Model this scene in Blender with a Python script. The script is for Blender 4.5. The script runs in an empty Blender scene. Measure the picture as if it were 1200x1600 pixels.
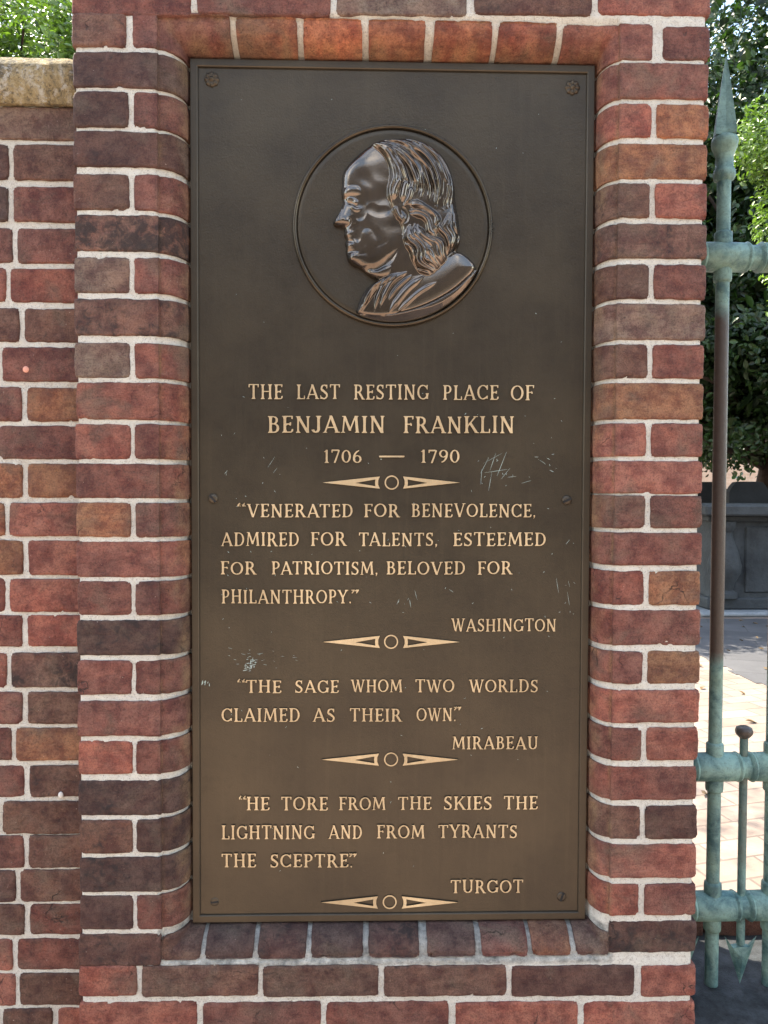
import bpy, math, random
import numpy as np
from mathutils import Vector, noise
from mathutils.geometry import tessellate_polygon

SC = bpy.context.scene
COL = SC.collection
rad = math.radians
random.seed(7)
RNG = np.random.default_rng(7)

# ------------------------------------------------------------------ camera
F_PX = 1203.0                       # focal length in photo pixels (photo 1200 x 1600)
CAM = Vector((0, -1.45, 0))
PITCH, YAW, ROLL = -0.02853, 0.02450, 0.00382
fw = Vector((math.sin(YAW)*math.cos(PITCH), math.cos(YAW)*math.cos(PITCH), math.sin(PITCH)))
rt0 = Vector((math.cos(YAW), -math.sin(YAW), 0)); up0 = rt0.cross(fw)
RT = rt0*math.cos(ROLL) + up0*math.sin(ROLL)
UP = up0*math.cos(ROLL) - rt0*math.sin(ROLL)
cd = bpy.data.cameras.new('camera'); co = bpy.data.objects.new('camera', cd); COL.objects.link(co)
from mathutils import Matrix
M4 = Matrix((RT, UP, -fw)).transposed().to_4x4(); M4.translation = CAM
co.matrix_world = M4
cd.sensor_fit = 'HORIZONTAL'; cd.sensor_width = 36.0; cd.lens = F_PX/1200*36
cd.clip_start = 0.05; cd.clip_end = 2000
SC.camera = co

# ------------------------------------------------------------------ light
SUN_AZ, SUN_EL = rad(-48), rad(56)   # azimuth from +Y (behind the wall), negative = to the left
s = Vector((math.sin(SUN_AZ)*math.cos(SUN_EL), math.cos(SUN_AZ)*math.cos(SUN_EL), math.sin(SUN_EL)))
w = bpy.data.worlds.new('World'); SC.world = w; w.use_nodes = True
nt = w.node_tree; sky = nt.nodes.new('ShaderNodeTexSky'); sky.sky_type = 'NISHITA'
sky.sun_disc = False; sky.sun_elevation = SUN_EL; sky.sun_rotation = SUN_AZ
bg = nt.nodes['Background']; bg.inputs['Strength'].default_value = 0.15
cn = nt.nodes.new('ShaderNodeTexNoise'); cn.inputs['Scale'].default_value = 2.6; cn.inputs['Detail'].default_value = 8; cn.inputs['Roughness'].default_value = .62
cr_ = nt.nodes.new('ShaderNodeValToRGB'); cr_.color_ramp.elements[0].position = .53; cr_.color_ramp.elements[1].position = .70
tc_ = nt.nodes.new('ShaderNodeTexCoord'); cm_ = nt.nodes.new('ShaderNodeMix'); cm_.data_type = 'RGBA'
nt.links.new(tc_.outputs['Generated'], cn.inputs['Vector']); nt.links.new(cn.outputs['Fac'], cr_.inputs[0]); nt.links.new(cr_.outputs[0], cm_.inputs[0])
nt.links.new(sky.outputs[0], cm_.inputs[6]); cm_.inputs[7].default_value = (9.5, 9.7, 10.2, 1)
nt.links.new(cm_.outputs[2], bg.inputs['Color'])
ld = bpy.data.lights.new('sun', 'SUN'); ld.energy = 3.6; ld.angle = rad(0.5); ld.color = (1, .95, .87)
lo = bpy.data.objects.new('sun', ld); COL.objects.link(lo); lo.rotation_euler = s.to_track_quat('Z', 'Y').to_euler()
lo.location = (-3, 3, 6)
SC.view_settings.view_transform = 'Standard'; SC.view_settings.look = 'None'
SC.view_settings.gamma = 1; SC.view_settings.use_curve_mapping = False
SC.view_settings.exposure = 2.2
SC.view_settings.use_white_balance = True
SC.view_settings.white_balance_temperature = 7350
SC.view_settings.white_balance_tint = 7

# ------------------------------------------------------------------ helpers
def at(px, py, Y):
    """point at depth Y that the photo shows at pixel (px, py)"""
    d = RT*((px-600)/F_PX) - UP*((py-800)/F_PX) + fw
    return CAM + d*((Y-CAM.y)/d.y)

def sstep(a, b, x):
    t = min(1, max(0, (x-a)/(b-a))); return t*t*(3-2*t)

class MB:
    def __init__(self): self.v = []; self.f = []; self.c = []; self.m = []
    def add(self, vs, fs, col=None, mi=0):
        o = len(self.v); self.v += [tuple(p) for p in vs]
        self.f += [tuple(o+i for i in f) for f in fs]; self.m += [mi]*len(fs)
        if col is not None:
            self.c += list(col) if isinstance(col, list) else [col]*len(vs)
        return o
    def box(self, x0, x1, y0, y1, z0, z1, col=None, b=0.0):
        if b > 0:                      # chamfered box
            vs = []; fs = []
            P = {}
            for ax in range(3):
                for sx in (0, 1):
                    for sy in (0, 1):
                        for sz in (0, 1):
                            p = [(x0, x1)[sx], (y0, y1)[sy], (z0, z1)[sz]]
                            sg = (sx, sy, sz)
                            for k in range(3):
                                if k != ax: p[k] += b if sg[k] == 0 else -b
                            P[(ax, sx, sy, sz)] = len(vs); vs.append(p)
            def q(*k): fs.append([P[i] for i in k])
            for sd in (0, 1):
                q((0,sd,0,0),(0,sd,1,0),(0,sd,1,1),(0,sd,0,1))
                q((1,0,sd,0),(1,1,sd,0),(1,1,sd,1),(1,0,sd,1))
                q((2,0,0,sd),(2,1,0,sd),(2,1,1,sd),(2,0,1,sd))
            for a in (0, 1):
                for c in (0, 1):
                    q((0,a,c,0),(0,a,c,1),(1,a,c,1),(1,a,c,0))
                    q((0,a,0,c),(0,a,1,c),(2,a,1,c),(2,a,0,c))
                    q((1,0,a,c),(1,1,a,c),(2,1,a,c),(2,0,a,c))
            for a in (0, 1):
                for c in (0, 1):
                    for d in (0, 1):
                        q((0,a,c,d),(1,a,c,d),(2,a,c,d))
            return self.add(vs, fs, col)
        vs = [(x, y, z) for x in (x0, x1) for y in (y0, y1) for z in (z0, z1)]
        fs = [(0,1,3,2),(4,6,7,5),(0,4,5,1),(2,3,7,6),(0,2,6,4),(1,5,7,3)]
        return self.add(vs, fs, col)
    def lathe(self, prof, origin, axis='z', n=28, sx=1.0, sy=1.0, wob=0.0):
        """prof: list of (radius, height along axis)"""
        vs = []; fs = []
        for r, h in prof:
            for k in range(n):
                a = 2*math.pi*k/n
                rr = r*(1+wob*noise.noise(Vector((math.cos(a)*2, math.sin(a)*2, h*40))))
                p = (rr*math.cos(a)*sx, rr*math.sin(a)*sy, h)
                if axis == 'x': p = (p[2], p[0], p[1])
                if axis == 'y': p = (p[0], p[2], p[1])
                vs.append((origin[0]+p[0], origin[1]+p[1], origin[2]+p[2]))
        for i in range(len(prof)-1):
            for k in range(n):
                fs.append((i*n+k, i*n+(k+1) % n, (i+1)*n+(k+1) % n, (i+1)*n+k))
        fs.append(tuple(range(n))); fs.append(tuple((len(prof)-1)*n+k for k in range(n)))
        return self.add(vs, fs)
    def tube(self, pts, radii, n=8):
        vs = []; fs = []
        for i, p in enumerate(pts):
            p = Vector(p); d = Vector(pts[min(i+1, len(pts)-1)]) - Vector(pts[max(i-1, 0)])
            q = d.to_track_quat('Z', 'Y')
            for k in range(n):
                a = 2*math.pi*k/n
                vs.append(p + q @ Vector((math.cos(a)*radii[i], math.sin(a)*radii[i], 0)))
        for i in range(len(pts)-1):
            for k in range(n):
                fs.append((i*n+k, i*n+(k+1) % n, (i+1)*n+(k+1) % n, (i+1)*n+k))
        fs.append(tuple(range(n))[::-1]); fs.append(tuple((len(pts)-1)*n+k for k in range(n)))
        return self.add(vs, fs)
    def build(self, name, mats, parent=None, smooth=False, angle=None):
        me = bpy.data.meshes.new(name)
        me.from_pydata(self.v, [], self.f)
        mats = mats if isinstance(mats, (list, tuple)) else [mats]
        for m in mats: me.materials.append(m)
        if len(mats) > 1: me.polygons.foreach_set('material_index', self.m)
        if self.c:
            at_ = me.color_attributes.new('tone', 'FLOAT_COLOR', 'POINT')
            at_.data.foreach_set('color', np.array(self.c, dtype=np.float32).ravel())
        import bmesh
        bm = bmesh.new(); bm.from_mesh(me); bmesh.ops.recalc_face_normals(bm, faces=bm.faces); bm.to_mesh(me); bm.free()
        if smooth:
            me.polygons.foreach_set('use_smooth', [True]*len(me.polygons))
            if angle: me.set_sharp_from_angle(angle=rad(angle))
        me.update()
        return link(name, me, parent)

def link(name, me, parent=None):
    o = bpy.data.objects.new(name, me); COL.objects.link(o)
    if parent is not None:
        o.parent = parent
        if parent.type == 'EMPTY': o.matrix_parent_inverse = Matrix.Translation(-Vector(parent.location))
    return o

def np_mesh(name, verts, faces, mat, parent=None, cols=None, smooth=False):
    """verts (n,3) array, faces (m,k) array of one size"""
    me = bpy.data.meshes.new(name); n = len(verts); m, k = faces.shape
    me.vertices.add(n); me.vertices.foreach_set('co', np.asarray(verts, dtype=np.float32).ravel())
    me.loops.add(m*k); me.loops.foreach_set('vertex_index', faces.astype(np.int32).ravel())
    me.polygons.add(m); me.polygons.foreach_set('loop_start', np.arange(0, m*k, k, dtype=np.int32))
    me.polygons.foreach_set('loop_total', np.full(m, k, dtype=np.int32))
    if smooth: me.polygons.foreach_set('use_smooth', np.ones(m, dtype=bool))
    me.materials.append(mat)
    me.update(calc_edges=True); me.validate()
    if cols is not None:
        a = me.color_attributes.new('tone', 'FLOAT_COLOR', 'POINT')
        a.data.foreach_set('color', np.asarray(cols, dtype=np.float32).ravel())
    return link(name, me, parent)

def thing(name, label, cat, loc, group=None):
    o = bpy.data.objects.new(name, None); COL.objects.link(o); o.location = loc
    o.empty_display_size = .1
    tag(o, label, cat, group); return o
def tag(o, label, cat, group=None):
    o['label'] = label; o['category'] = cat
    if group: o['group'] = group
    return o
def struct(o): o['kind'] = 'structure'; return o

# ------------------------------------------------------------------ materials
def newmat(name):
    m = bpy.data.materials.new(name); m.use_nodes = True
    n = m.node_tree.nodes; return m, m.node_tree, n['Principled BSDF']
def nd(t, typ, **kw):
    x = t.nodes.new('ShaderNode'+typ)
    for k, v in kw.items():
        if k.startswith('i_'):
            key = k[2:]; key = int(key) if key.isdigit() else key.replace('_', ' ')
            x.inputs[key].default_value = v
        else: setattr(x, k, v)
    return x
def noise_n(t, scale, detail=6, rough=.6, src=None, dist=0):
    x = nd(t, 'TexNoise', i_Scale=scale, i_Detail=detail, i_Roughness=rough, i_Distortion=dist)
    if src is None:
        src = nd(t, 'TexCoord').outputs['Object']
    t.links.new(src, x.inputs['Vector']); return x.outputs['Fac']
def ramp(t, fac, stops):
    r = nd(t, 'ValToRGB'); e = r.color_ramp.elements
    while len(e) < len(stops): e.new(.5)
    for i, (p, c) in enumerate(stops):
        e[i].position = p; e[i].color = (c if isinstance(c, tuple) else (c, c, c)) + (1,)
    t.links.new(fac, r.inputs[0]); return r.outputs[0]
def mix(t, fac, a, b, mode='MIX'):
    x = nd(t, 'Mix', data_type='RGBA', blend_type=mode)
    for sock, v in ((x.inputs[0], fac), (x.inputs[6], a), (x.inputs[7], b)):
        if hasattr(v, 'is_linked'): t.links.new(v, sock)
        elif isinstance(v, tuple): sock.default_value = v+(1,) if len(v) == 3 else v
        else: sock.default_value = v
    return x.outputs[2]
def math_n(t, op, a, b=None):
    x = nd(t, 'Math', operation=op)
    for i, v in enumerate((a, b)):
        if v is None: continue
        if hasattr(v, 'is_linked'): t.links.new(v, x.inputs[i])
        else: x.inputs[i].default_value = v
    return x.outputs[0]
def bump(t, bs, h, strength, dist, prev=None):
    b = nd(t, 'Bump', i_Strength=strength, i_Distance=dist); t.links.new(h, b.inputs['Height'])
    if prev is not None: t.links.new(prev, b.inputs['Normal'])
    t.links.new(b.outputs[0], bs.inputs['Normal']); return b.outputs[0]

def brick_material():
    m, t, bs = newmat('fired_brick')
    a = nd(t, 'Attribute', attribute_name='tone'); co_ = nd(t, 'TexCoord').outputs['Object']
    big = noise_n(t, 13, 4, .6); mid = noise_n(t, 55, 8, .72, dist=.6); fine = noise_n(t, 330, 5, .75)
    mp = nd(t, 'Mapping'); mp.inputs['Scale'].default_value = (26, 26, 90); mp.inputs['Rotation'].default_value = (0, .5, 0)
    t.links.new(co_, mp.inputs[0]); drag = noise_n(t, 1.0, 6, .7, src=mp.outputs[0], dist=.8)
    A = a.outputs['Color']
    c = mix(t, ramp(t, noise_n(t, 24, 6, .7), [(.40, 0.0), (.60, 1.0)]), mix(t, 1.0, A, (.66, .60, .62), 'MULTIPLY'), mix(t, 1.0, A, (1.36, 1.62, 1.50), 'MULTIPLY'))
    c = mix(t, ramp(t, noise_n(t, 8, 3, .6), [(.42, 0.0), (.66, .6)]), c, mix(t, 1.0, c, (1.25, .90, .82), 'MULTIPLY'))
    c = mix(t, ramp(t, noise_n(t, 11, 4, .6, dist=.5), [(.54, 0.0), (.68, .6)]), c, (.155, .115, .082))
    c = mix(t, ramp(t, drag, [(.36, .55), (.50, 0.0)]), c, mix(t, 1.0, c, (.52, .48, .5), 'MULTIPLY'))
    c = mix(t, ramp(t, noise_n(t, 38, 7, .78), [(.46, 0.0), (.74, .34)]), c, (.245, .150, .118))
    # soot: dark fired blotches, strength per brick in the alpha of the attribute
    soot = math_n(t, 'ADD', math_n(t, 'ADD', math_n(t, 'MULTIPLY', big, .42), math_n(t, 'MULTIPLY', mid, .52)), math_n(t, 'MULTIPLY', fine, .23))
    thr = math_n(t, 'SUBTRACT', .84, math_n(t, 'MULTIPLY', a.outputs['Alpha'], .31))
    sm = nd(t, 'MapRange', i_1=0.0, i_2=.09); t.links.new(math_n(t, 'SUBTRACT', soot, thr), sm.inputs[0])
    sm.inputs[3].default_value = 0; sm.inputs[4].default_value = .85
    c = mix(t, sm.outputs[0], c, (.024, .018, .018))
    # pale scuffs and lime specks
    c = mix(t, ramp(t, noise_n(t, 80, 7, .8), [(.62, 0.0), (.74, .5)]), c, (.40, .29, .24))
    c = mix(t, ramp(t, noise_n(t, 210, 3, .6), [(.72, 0.0), (.76, .8)]), c, (.55, .47, .40))
    c = mix(t, ramp(t, fine, [(.36, .8), (.54, 0.0)]), c, mix(t, 1.0, c, (.40, .37, .37), 'MULTIPLY'))
    pits = nd(t, 'TexVoronoi', i_Scale=150)
    pw = nd(t, 'Mix', data_type='VECTOR'); pw.inputs[0].default_value = .03
    pn = nd(t, 'TexNoise', i_Scale=140, i_Detail=4); t.links.new(co_, pn.inputs['Vector']); t.links.new(co_, pw.inputs[4]); t.links.new(pn.outputs['Color'], pw.inputs[5])
    t.links.new(pw.outputs[1], pits.inputs['Vector'])
    pm = ramp(t, pits.outputs['Distance'], [(.12, 1.0), (.26, 0.0)])
    pm = math_n(t, 'MULTIPLY', pm, ramp(t, noise_n(t, 34, 6, .75), [(.53, 0.0), (.60, 1.0)]))
    c = mix(t, math_n(t, 'MULTIPLY', pm, .85), c, (.026, .018, .016))
    cr = nd(t, 'TexVoronoi', feature='DISTANCE_TO_EDGE', i_Scale=11)
    wv = nd(t, 'Mix', data_type='VECTOR'); wv.inputs[0].default_value = .06
    nn = nd(t, 'TexNoise', i_Scale=30, i_Detail=5); t.links.new(co_, nn.inputs['Vector']); t.links.new(co_, wv.inputs[4]); t.links.new(nn.outputs['Color'], wv.inputs[5])
    t.links.new(wv.outputs[1], cr.inputs['Vector'])
    cm = math_n(t, 'MULTIPLY', ramp(t, cr.outputs['Distance'], [(.004, 1.0), (.014, 0.0)]), ramp(t, noise_n(t, 7, 3), [(.60, 0.0), (.66, .8)]))
    c = mix(t, cm, c, (.02, .014, .013))
    t.links.new(c, bs.inputs['Base Color']); bs.inputs['Roughness'].default_value = .74
    bs.inputs['Specular IOR Level'].default_value = .4
    h = math_n(t, 'ADD', math_n(t, 'MULTIPLY', mid, .8), math_n(t, 'MULTIPLY', fine, .45))
    h = math_n(t, 'ADD', h, math_n(t, 'MULTIPLY', drag, .5))
    h = math_n(t, 'SUBTRACT', h, math_n(t, 'ADD', math_n(t, 'MULTIPLY', pm, .6), math_n(t, 'MULTIPLY', cm, .6)))
    bump(t, bs, h, .9, .0055); return m

def mortar_material(name='lime_mortar', col=(.84, .80, .715)):
    m, t, bs = newmat(name)
    n1 = noise_n(t, 40, 6, .7); n2 = noise_n(t, 420, 3, .7)
    c = mix(t, ramp(t, n1, [(.3, 0.0), (.7, 1.0)]), tuple(x*.84 for x in col), tuple(min(.86, x*1.1) for x in col))
    c = mix(t, ramp(t, n2, [(.30, .85), (.43, 0.0)]), c, (.25, .21, .17))
    c = mix(t, ramp(t, noise_n(t, 150, 4, .7), [(.32, .5), (.46, 0.0)]), c, (.42, .37, .31))
    c = mix(t, ramp(t, noise_n(t, 5, 4, .6), [(.52, 0.0), (.7, .30)]), c, (.5, .43, .33))
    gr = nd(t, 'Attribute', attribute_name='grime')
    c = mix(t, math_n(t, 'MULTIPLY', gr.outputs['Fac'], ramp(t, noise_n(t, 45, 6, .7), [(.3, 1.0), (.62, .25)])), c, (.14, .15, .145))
    t.links.new(c, bs.inputs['Base Color']); bs.inputs['Roughness'].default_value = .92
    bump(t, bs, math_n(t, 'ADD', math_n(t, 'MULTIPLY', n2, .9), n1), 1.0, .005); return m

def bronze_material(name, col, dark, rough, metal, bumpy=.12, coat=0.0):
    m, t, bs = newmat(name)
    n1 = noise_n(t, 6, 6, .65); n2 = noise_n(t, 260, 4, .6); n3 = noise_n(t, 24, 6, .7)
    c = mix(t, ramp(t, n1, [(.35, 0.0), (.68, 1.0)]), dark, col)
    c = mix(t, ramp(t, n3, [(.55, 0.0), (.72, .35)]), c, tuple(x*.6 for x in dark))
    mp = nd(t, 'Mapping'); mp.inputs['Scale'].default_value = (55, 55, 2.2); t.links.new(nd(t, 'TexCoord').outputs['Object'], mp.inputs[0])
    st = noise_n(t, 1.0, 5, .7, src=mp.outputs[0], dist=.3)
    c = mix(t, ramp(t, st, [(.54, 0.0), (.74, .16)]), c, tuple(min(1, x*1.5) for x in col))
    c = mix(t, ramp(t, st, [(.26, .2), (.42, 0.0)]), c, tuple(x*.6 for x in dark))
    t.links.new(c, bs.inputs['Base Color']); bs.inputs['Metallic'].default_value = metal
    r = nd(t, 'MapRange', i_3=rough-.05, i_4=rough+.07); t.links.new(n3, r.inputs[0]); t.links.new(r.outputs[0], bs.inputs['Roughness'])
    bs.inputs['Coat Weight'].default_value = coat; bs.inputs['Coat Roughness'].default_value = .2
    bump(t, bs, math_n(t, 'ADD', n2, math_n(t, 'MULTIPLY', n3, 1.5)), bumpy, .002); return m

def simple(name, c0, c1, scale, rough=.8, metal=0.0, bmp=.3, bd=.004, detail=6, spec=.5):
    m, t, bs = newmat(name); n1 = noise_n(t, scale, detail, .65); n2 = noise_n(t, scale*9, 4, .7)
    c = mix(t, ramp(t, n1, [(.32, 0.0), (.68, 1.0)]), c0, c1)
    c = mix(t, ramp(t, n2, [(.3, .4), (.5, 0.0)]), c, tuple(x*.55 for x in c0))
    t.links.new(c, bs.inputs['Base Color']); bs.inputs['Roughness'].default_value = rough
    bs.inputs['Metallic'].default_value = metal; bs.inputs['Specular IOR Level'].default_value = spec
    bump(t, bs, math_n(t, 'ADD', n1, n2), bmp, bd); return m

def patina_material():
    m, t, bs = newmat('verdigris')
    n1 = noise_n(t, 22, 7, .7, dist=.4); n2 = noise_n(t, 140, 5, .7); a = nd(t, 'Attribute', attribute_name='tone')
    c = mix(t, ramp(t, n1, [(.36, 0.0), (.62, 1.0)]), (.038, .11, .118), (.205, .355, .315))
    c = mix(t, ramp(t, noise_n(t, 9, 4, .6), [(.5, 0.0), (.7, .5)]), c, (.30, .42, .28))
    c = mix(t, ramp(t, n2, [(.30, .5), (.46, 0.0)]), c, (.03, .05, .045))
    # bare brown bronze where hands and rain keep it worn: amount in the attribute
    bare = math_n(t, 'MULTIPLY', a.outputs['Fac'], 1.0)
    bare = nd(t, 'MapRange', i_1=-.12, i_2=.12); t.links.new(math_n(t, 'SUBTRACT', math_n(t, 'ADD', a.outputs['Fac'], math_n(t, 'MULTIPLY', n1, .5)), .75), bare.inputs[0])
    c = mix(t, bare.outputs[0], c, mix(t, n2, (.05, .038, .032), (.085, .068, .055)))
    t.links.new(c, bs.inputs['Base Color'])
    r = nd(t, 'MapRange', i_3=.5, i_4=.35); t.links.new(bare.outputs[0], r.inputs[0]); t.links.new(r.outputs[0], bs.inputs['Roughness'])
    bump(t, bs, math_n(t, 'ADD', n2, n1), .5, .003); return m

def leaf_material(name, c0, c1, trans=.3, rough=.38):
    m, t, bs = newmat(name); a = nd(t, 'Attribute', attribute_name='tone')
    c = mix(t, a.outputs['Fac'], c0, c1)
    t.links.new(c, bs.inputs['Base Color']); bs.inputs['Roughness'].default_value = rough
    tr = nd(t, 'BsdfTranslucent'); t.links.new(mix(t, 1.0, c, (1.5, 1.9, .6), 'MULTIPLY'), tr.inputs[0])
    mx = nd(t, 'MixShader', i_0=trans); t.links.new(bs.outputs[0], mx.inputs[1]); t.links.new(tr.outputs[0], mx.inputs[2])
    t.links.new(mx.outputs[0], t.nodes['Material Output'].inputs[0]); return m

def paver_material(name, a, b, mortar, rot, bw=.21, bh=.105):
    m, t, bs = newmat(name)
    mp = nd(t, 'Mapping'); mp.inputs['Rotation'].default_value = (0, 0, rot)
    t.links.new(nd(t, 'TexCoord').outputs['Object'], mp.inputs[0])
    br = nd(t, 'TexBrick', i_Scale=1.0, i_Mortar_Size=.004, i_Brick_Width=bw, i_Row_Height=bh, i_Bias=0.0)
    br.inputs['Color1'].default_value = a+(1,); br.inputs['Color2'].default_value = b+(1,); br.inputs['Mortar'].default_value = mortar+(1,)
    t.links.new(mp.outputs[0], br.inputs['Vector'])
    c = mix(t, .5, br.outputs['Color'], ramp(t, noise_n(t, 3, 6, .7), [(.3, tuple(x*.6 for x in a)), (.7, b)]))
    t.links.new(c, bs.inputs['Base Color']); bs.inputs['Roughness'].default_value = .85
    h = math_n(t, 'SUBTRACT', math_n(t, 'MULTIPLY', noise_n(t, 60, 5), .3), br.outputs['Fac'])
    bump(t, bs, h, .6, .006); return m

BRICK = brick_material(); MORTAR = mortar_material()
PANEL = bronze_material('bronze_panel', (.084, .068, .047), (.056, .046, .034), .36, .6, .22)
BORDER = bronze_material('bronze_border', (.082, .066, .046), (.056, .046, .034), .40, .6, .10)
RELIEF = bronze_material('bronze_relief', (.22, .185, .155), (.11, .092, .078), .17, .95, .06)
LETTER = bronze_material('bronze_letter', (.76, .58, .35), (.46, .34, .20), .42, .3, .5)
LSIDE = bronze_material('bronze_letter_side', (.045, .035, .025), (.03, .024, .018), .5, .5)
VERDI = patina_material()
def coping_material():
    m, t, bs = newmat('weathered_stone')
    n1 = noise_n(t, 17, 8, .75, dist=.5); n2 = noise_n(t, 130, 5, .75)
    c = ramp(t, n1, [(.30, (.045, .042, .038)), (.43, (.20, .165, .11)), (.53, (.47, .35, .17)), (.64, (.60, .54, .42))])
    c = mix(t, ramp(t, n2, [(.36, .75), (.5, 0.0)]), c, (.05, .046, .04))
    c = mix(t, ramp(t, noise_n(t, 60, 6, .75), [(.55, 0.0), (.64, .8)]), c, (.70, .68, .62))
    t.links.new(c, bs.inputs['Base Color']); bs.inputs['Roughness'].default_value = .92
    bump(t, bs, math_n(t, 'ADD', n1, n2), 1.0, .012); return m
COPING = coping_material()
GRANITE = simple('blackened_granite', (.004, .005, .006), (.050, .056, .064), 26, .75, 0, .5, .006)
TOMB = simple('slate_stone', (.018, .021, .024), (.055, .062, .068), 4, .8, 0, .4, .01)
DARKSTONE = simple('dark_headstone', (.008, .0085, .009), (.02, .021, .023), 6, .8)
BARK = simple('bark', (.03, .02, .016), (.09, .055, .04), 12, .9, 0, .8, .02)
WHITE = simple('chipped_paint', (.36, .50, .47), (.55, .66, .62), 60, .7, 0, .1)
LEAF = leaf_material('holly_leaf', (.010, .025, .010), (.050, .105, .026), .16, .42)
LEAF2 = leaf_material('box_leaf', (.035, .07, .022), (.19, .29, .075), .22, .34)

# ------------------------------------------------------------------ brickwork
TONES = {'h': ((.36, .125, .075), .12), 'r': ((.262, .088, .066), .36), 'm': ((.178, .064, .051), .50), 'd': ((.086, .040, .034), .70),
         's': ((.180, .086, .066), .88), 'o': ((.265, .112, .063), .42), 'g': ((.180, .110, .088), .54), 'k': ((.128, .061, .046), .62)}
# opening that holds the plaque: outer (face of pier) and inner (at the plaque) rectangle
OX0, OX1, OZ0, OZ1 = -.3855, .4735, -.8985, .8740
IX0, IX1, IZ0, IZ1 = -.3405, .4450, -.8570, .8255
OVD = .062                                           # depth of the moulding
def ov_t(x, z):
    if x <= OX0 or x >= OX1 or z <= OZ0 or z >= OZ1: return 0.0
    tx = 1 - (x-OX0)/(IX0-OX0) if x < (OX0+OX1)/2 else 1-(OX1-x)/(OX1-IX1)
    tz = 1 - (z-OZ0)/(IZ0-OZ0) if z < 0 else 1-(OZ1-z)/(OZ1-IZ1)
    return min(1.0, 1-max(0, min(1, max(tx, tz)))) if False else max(0.0, min(1.0, 1-max(tx, tz)))
def pier_face(x, z):
    t = ov_t(x, z)
    return 0.006*min(1, t*45) + (OVD-.006)*(1-math.sqrt(max(0, 1-min(t, .9995)**2)))

def samples(a, b, extra):
    n = max(5, int((b-a)/.0065)+1)
    L = [a+(b-a)*i/n for i in range(n+1)]
    L += [a+.0012, a+.0032, b-.0032, b-.0012]
    L += [e for e in extra if a+.001 < e < b-.001]
    L = sorted(L); o = [L[0]]
    for q in L[1:]:
        if q-o[-1] > .0009: o.append(q)
    if o[-1] < b: o[-1] = b
    return o
QS = [math.sin(rad(k)) for k in (2, 15, 30, 42, 52, 61, 69, 76, 82, 86, 89)]
XEX = [OX0, OX1, OX0+.0011, OX1-.0011, OX0+.0022, OX1-.0022] + [OX0+(IX0-OX0)*q for q in QS] + [OX1-(OX1-IX1)*q for q in QS] + [IX0, IX1]
ZEX = [OZ0, OZ1, OZ0+.0011, OZ1-.0011, OZ0+.0022, OZ1-.0022] + [OZ0+(IZ0-OZ0)*q for q in QS] + [OZ1-(OZ1-IZ1)*q for q in QS] + [IZ0, IZ1]

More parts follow.
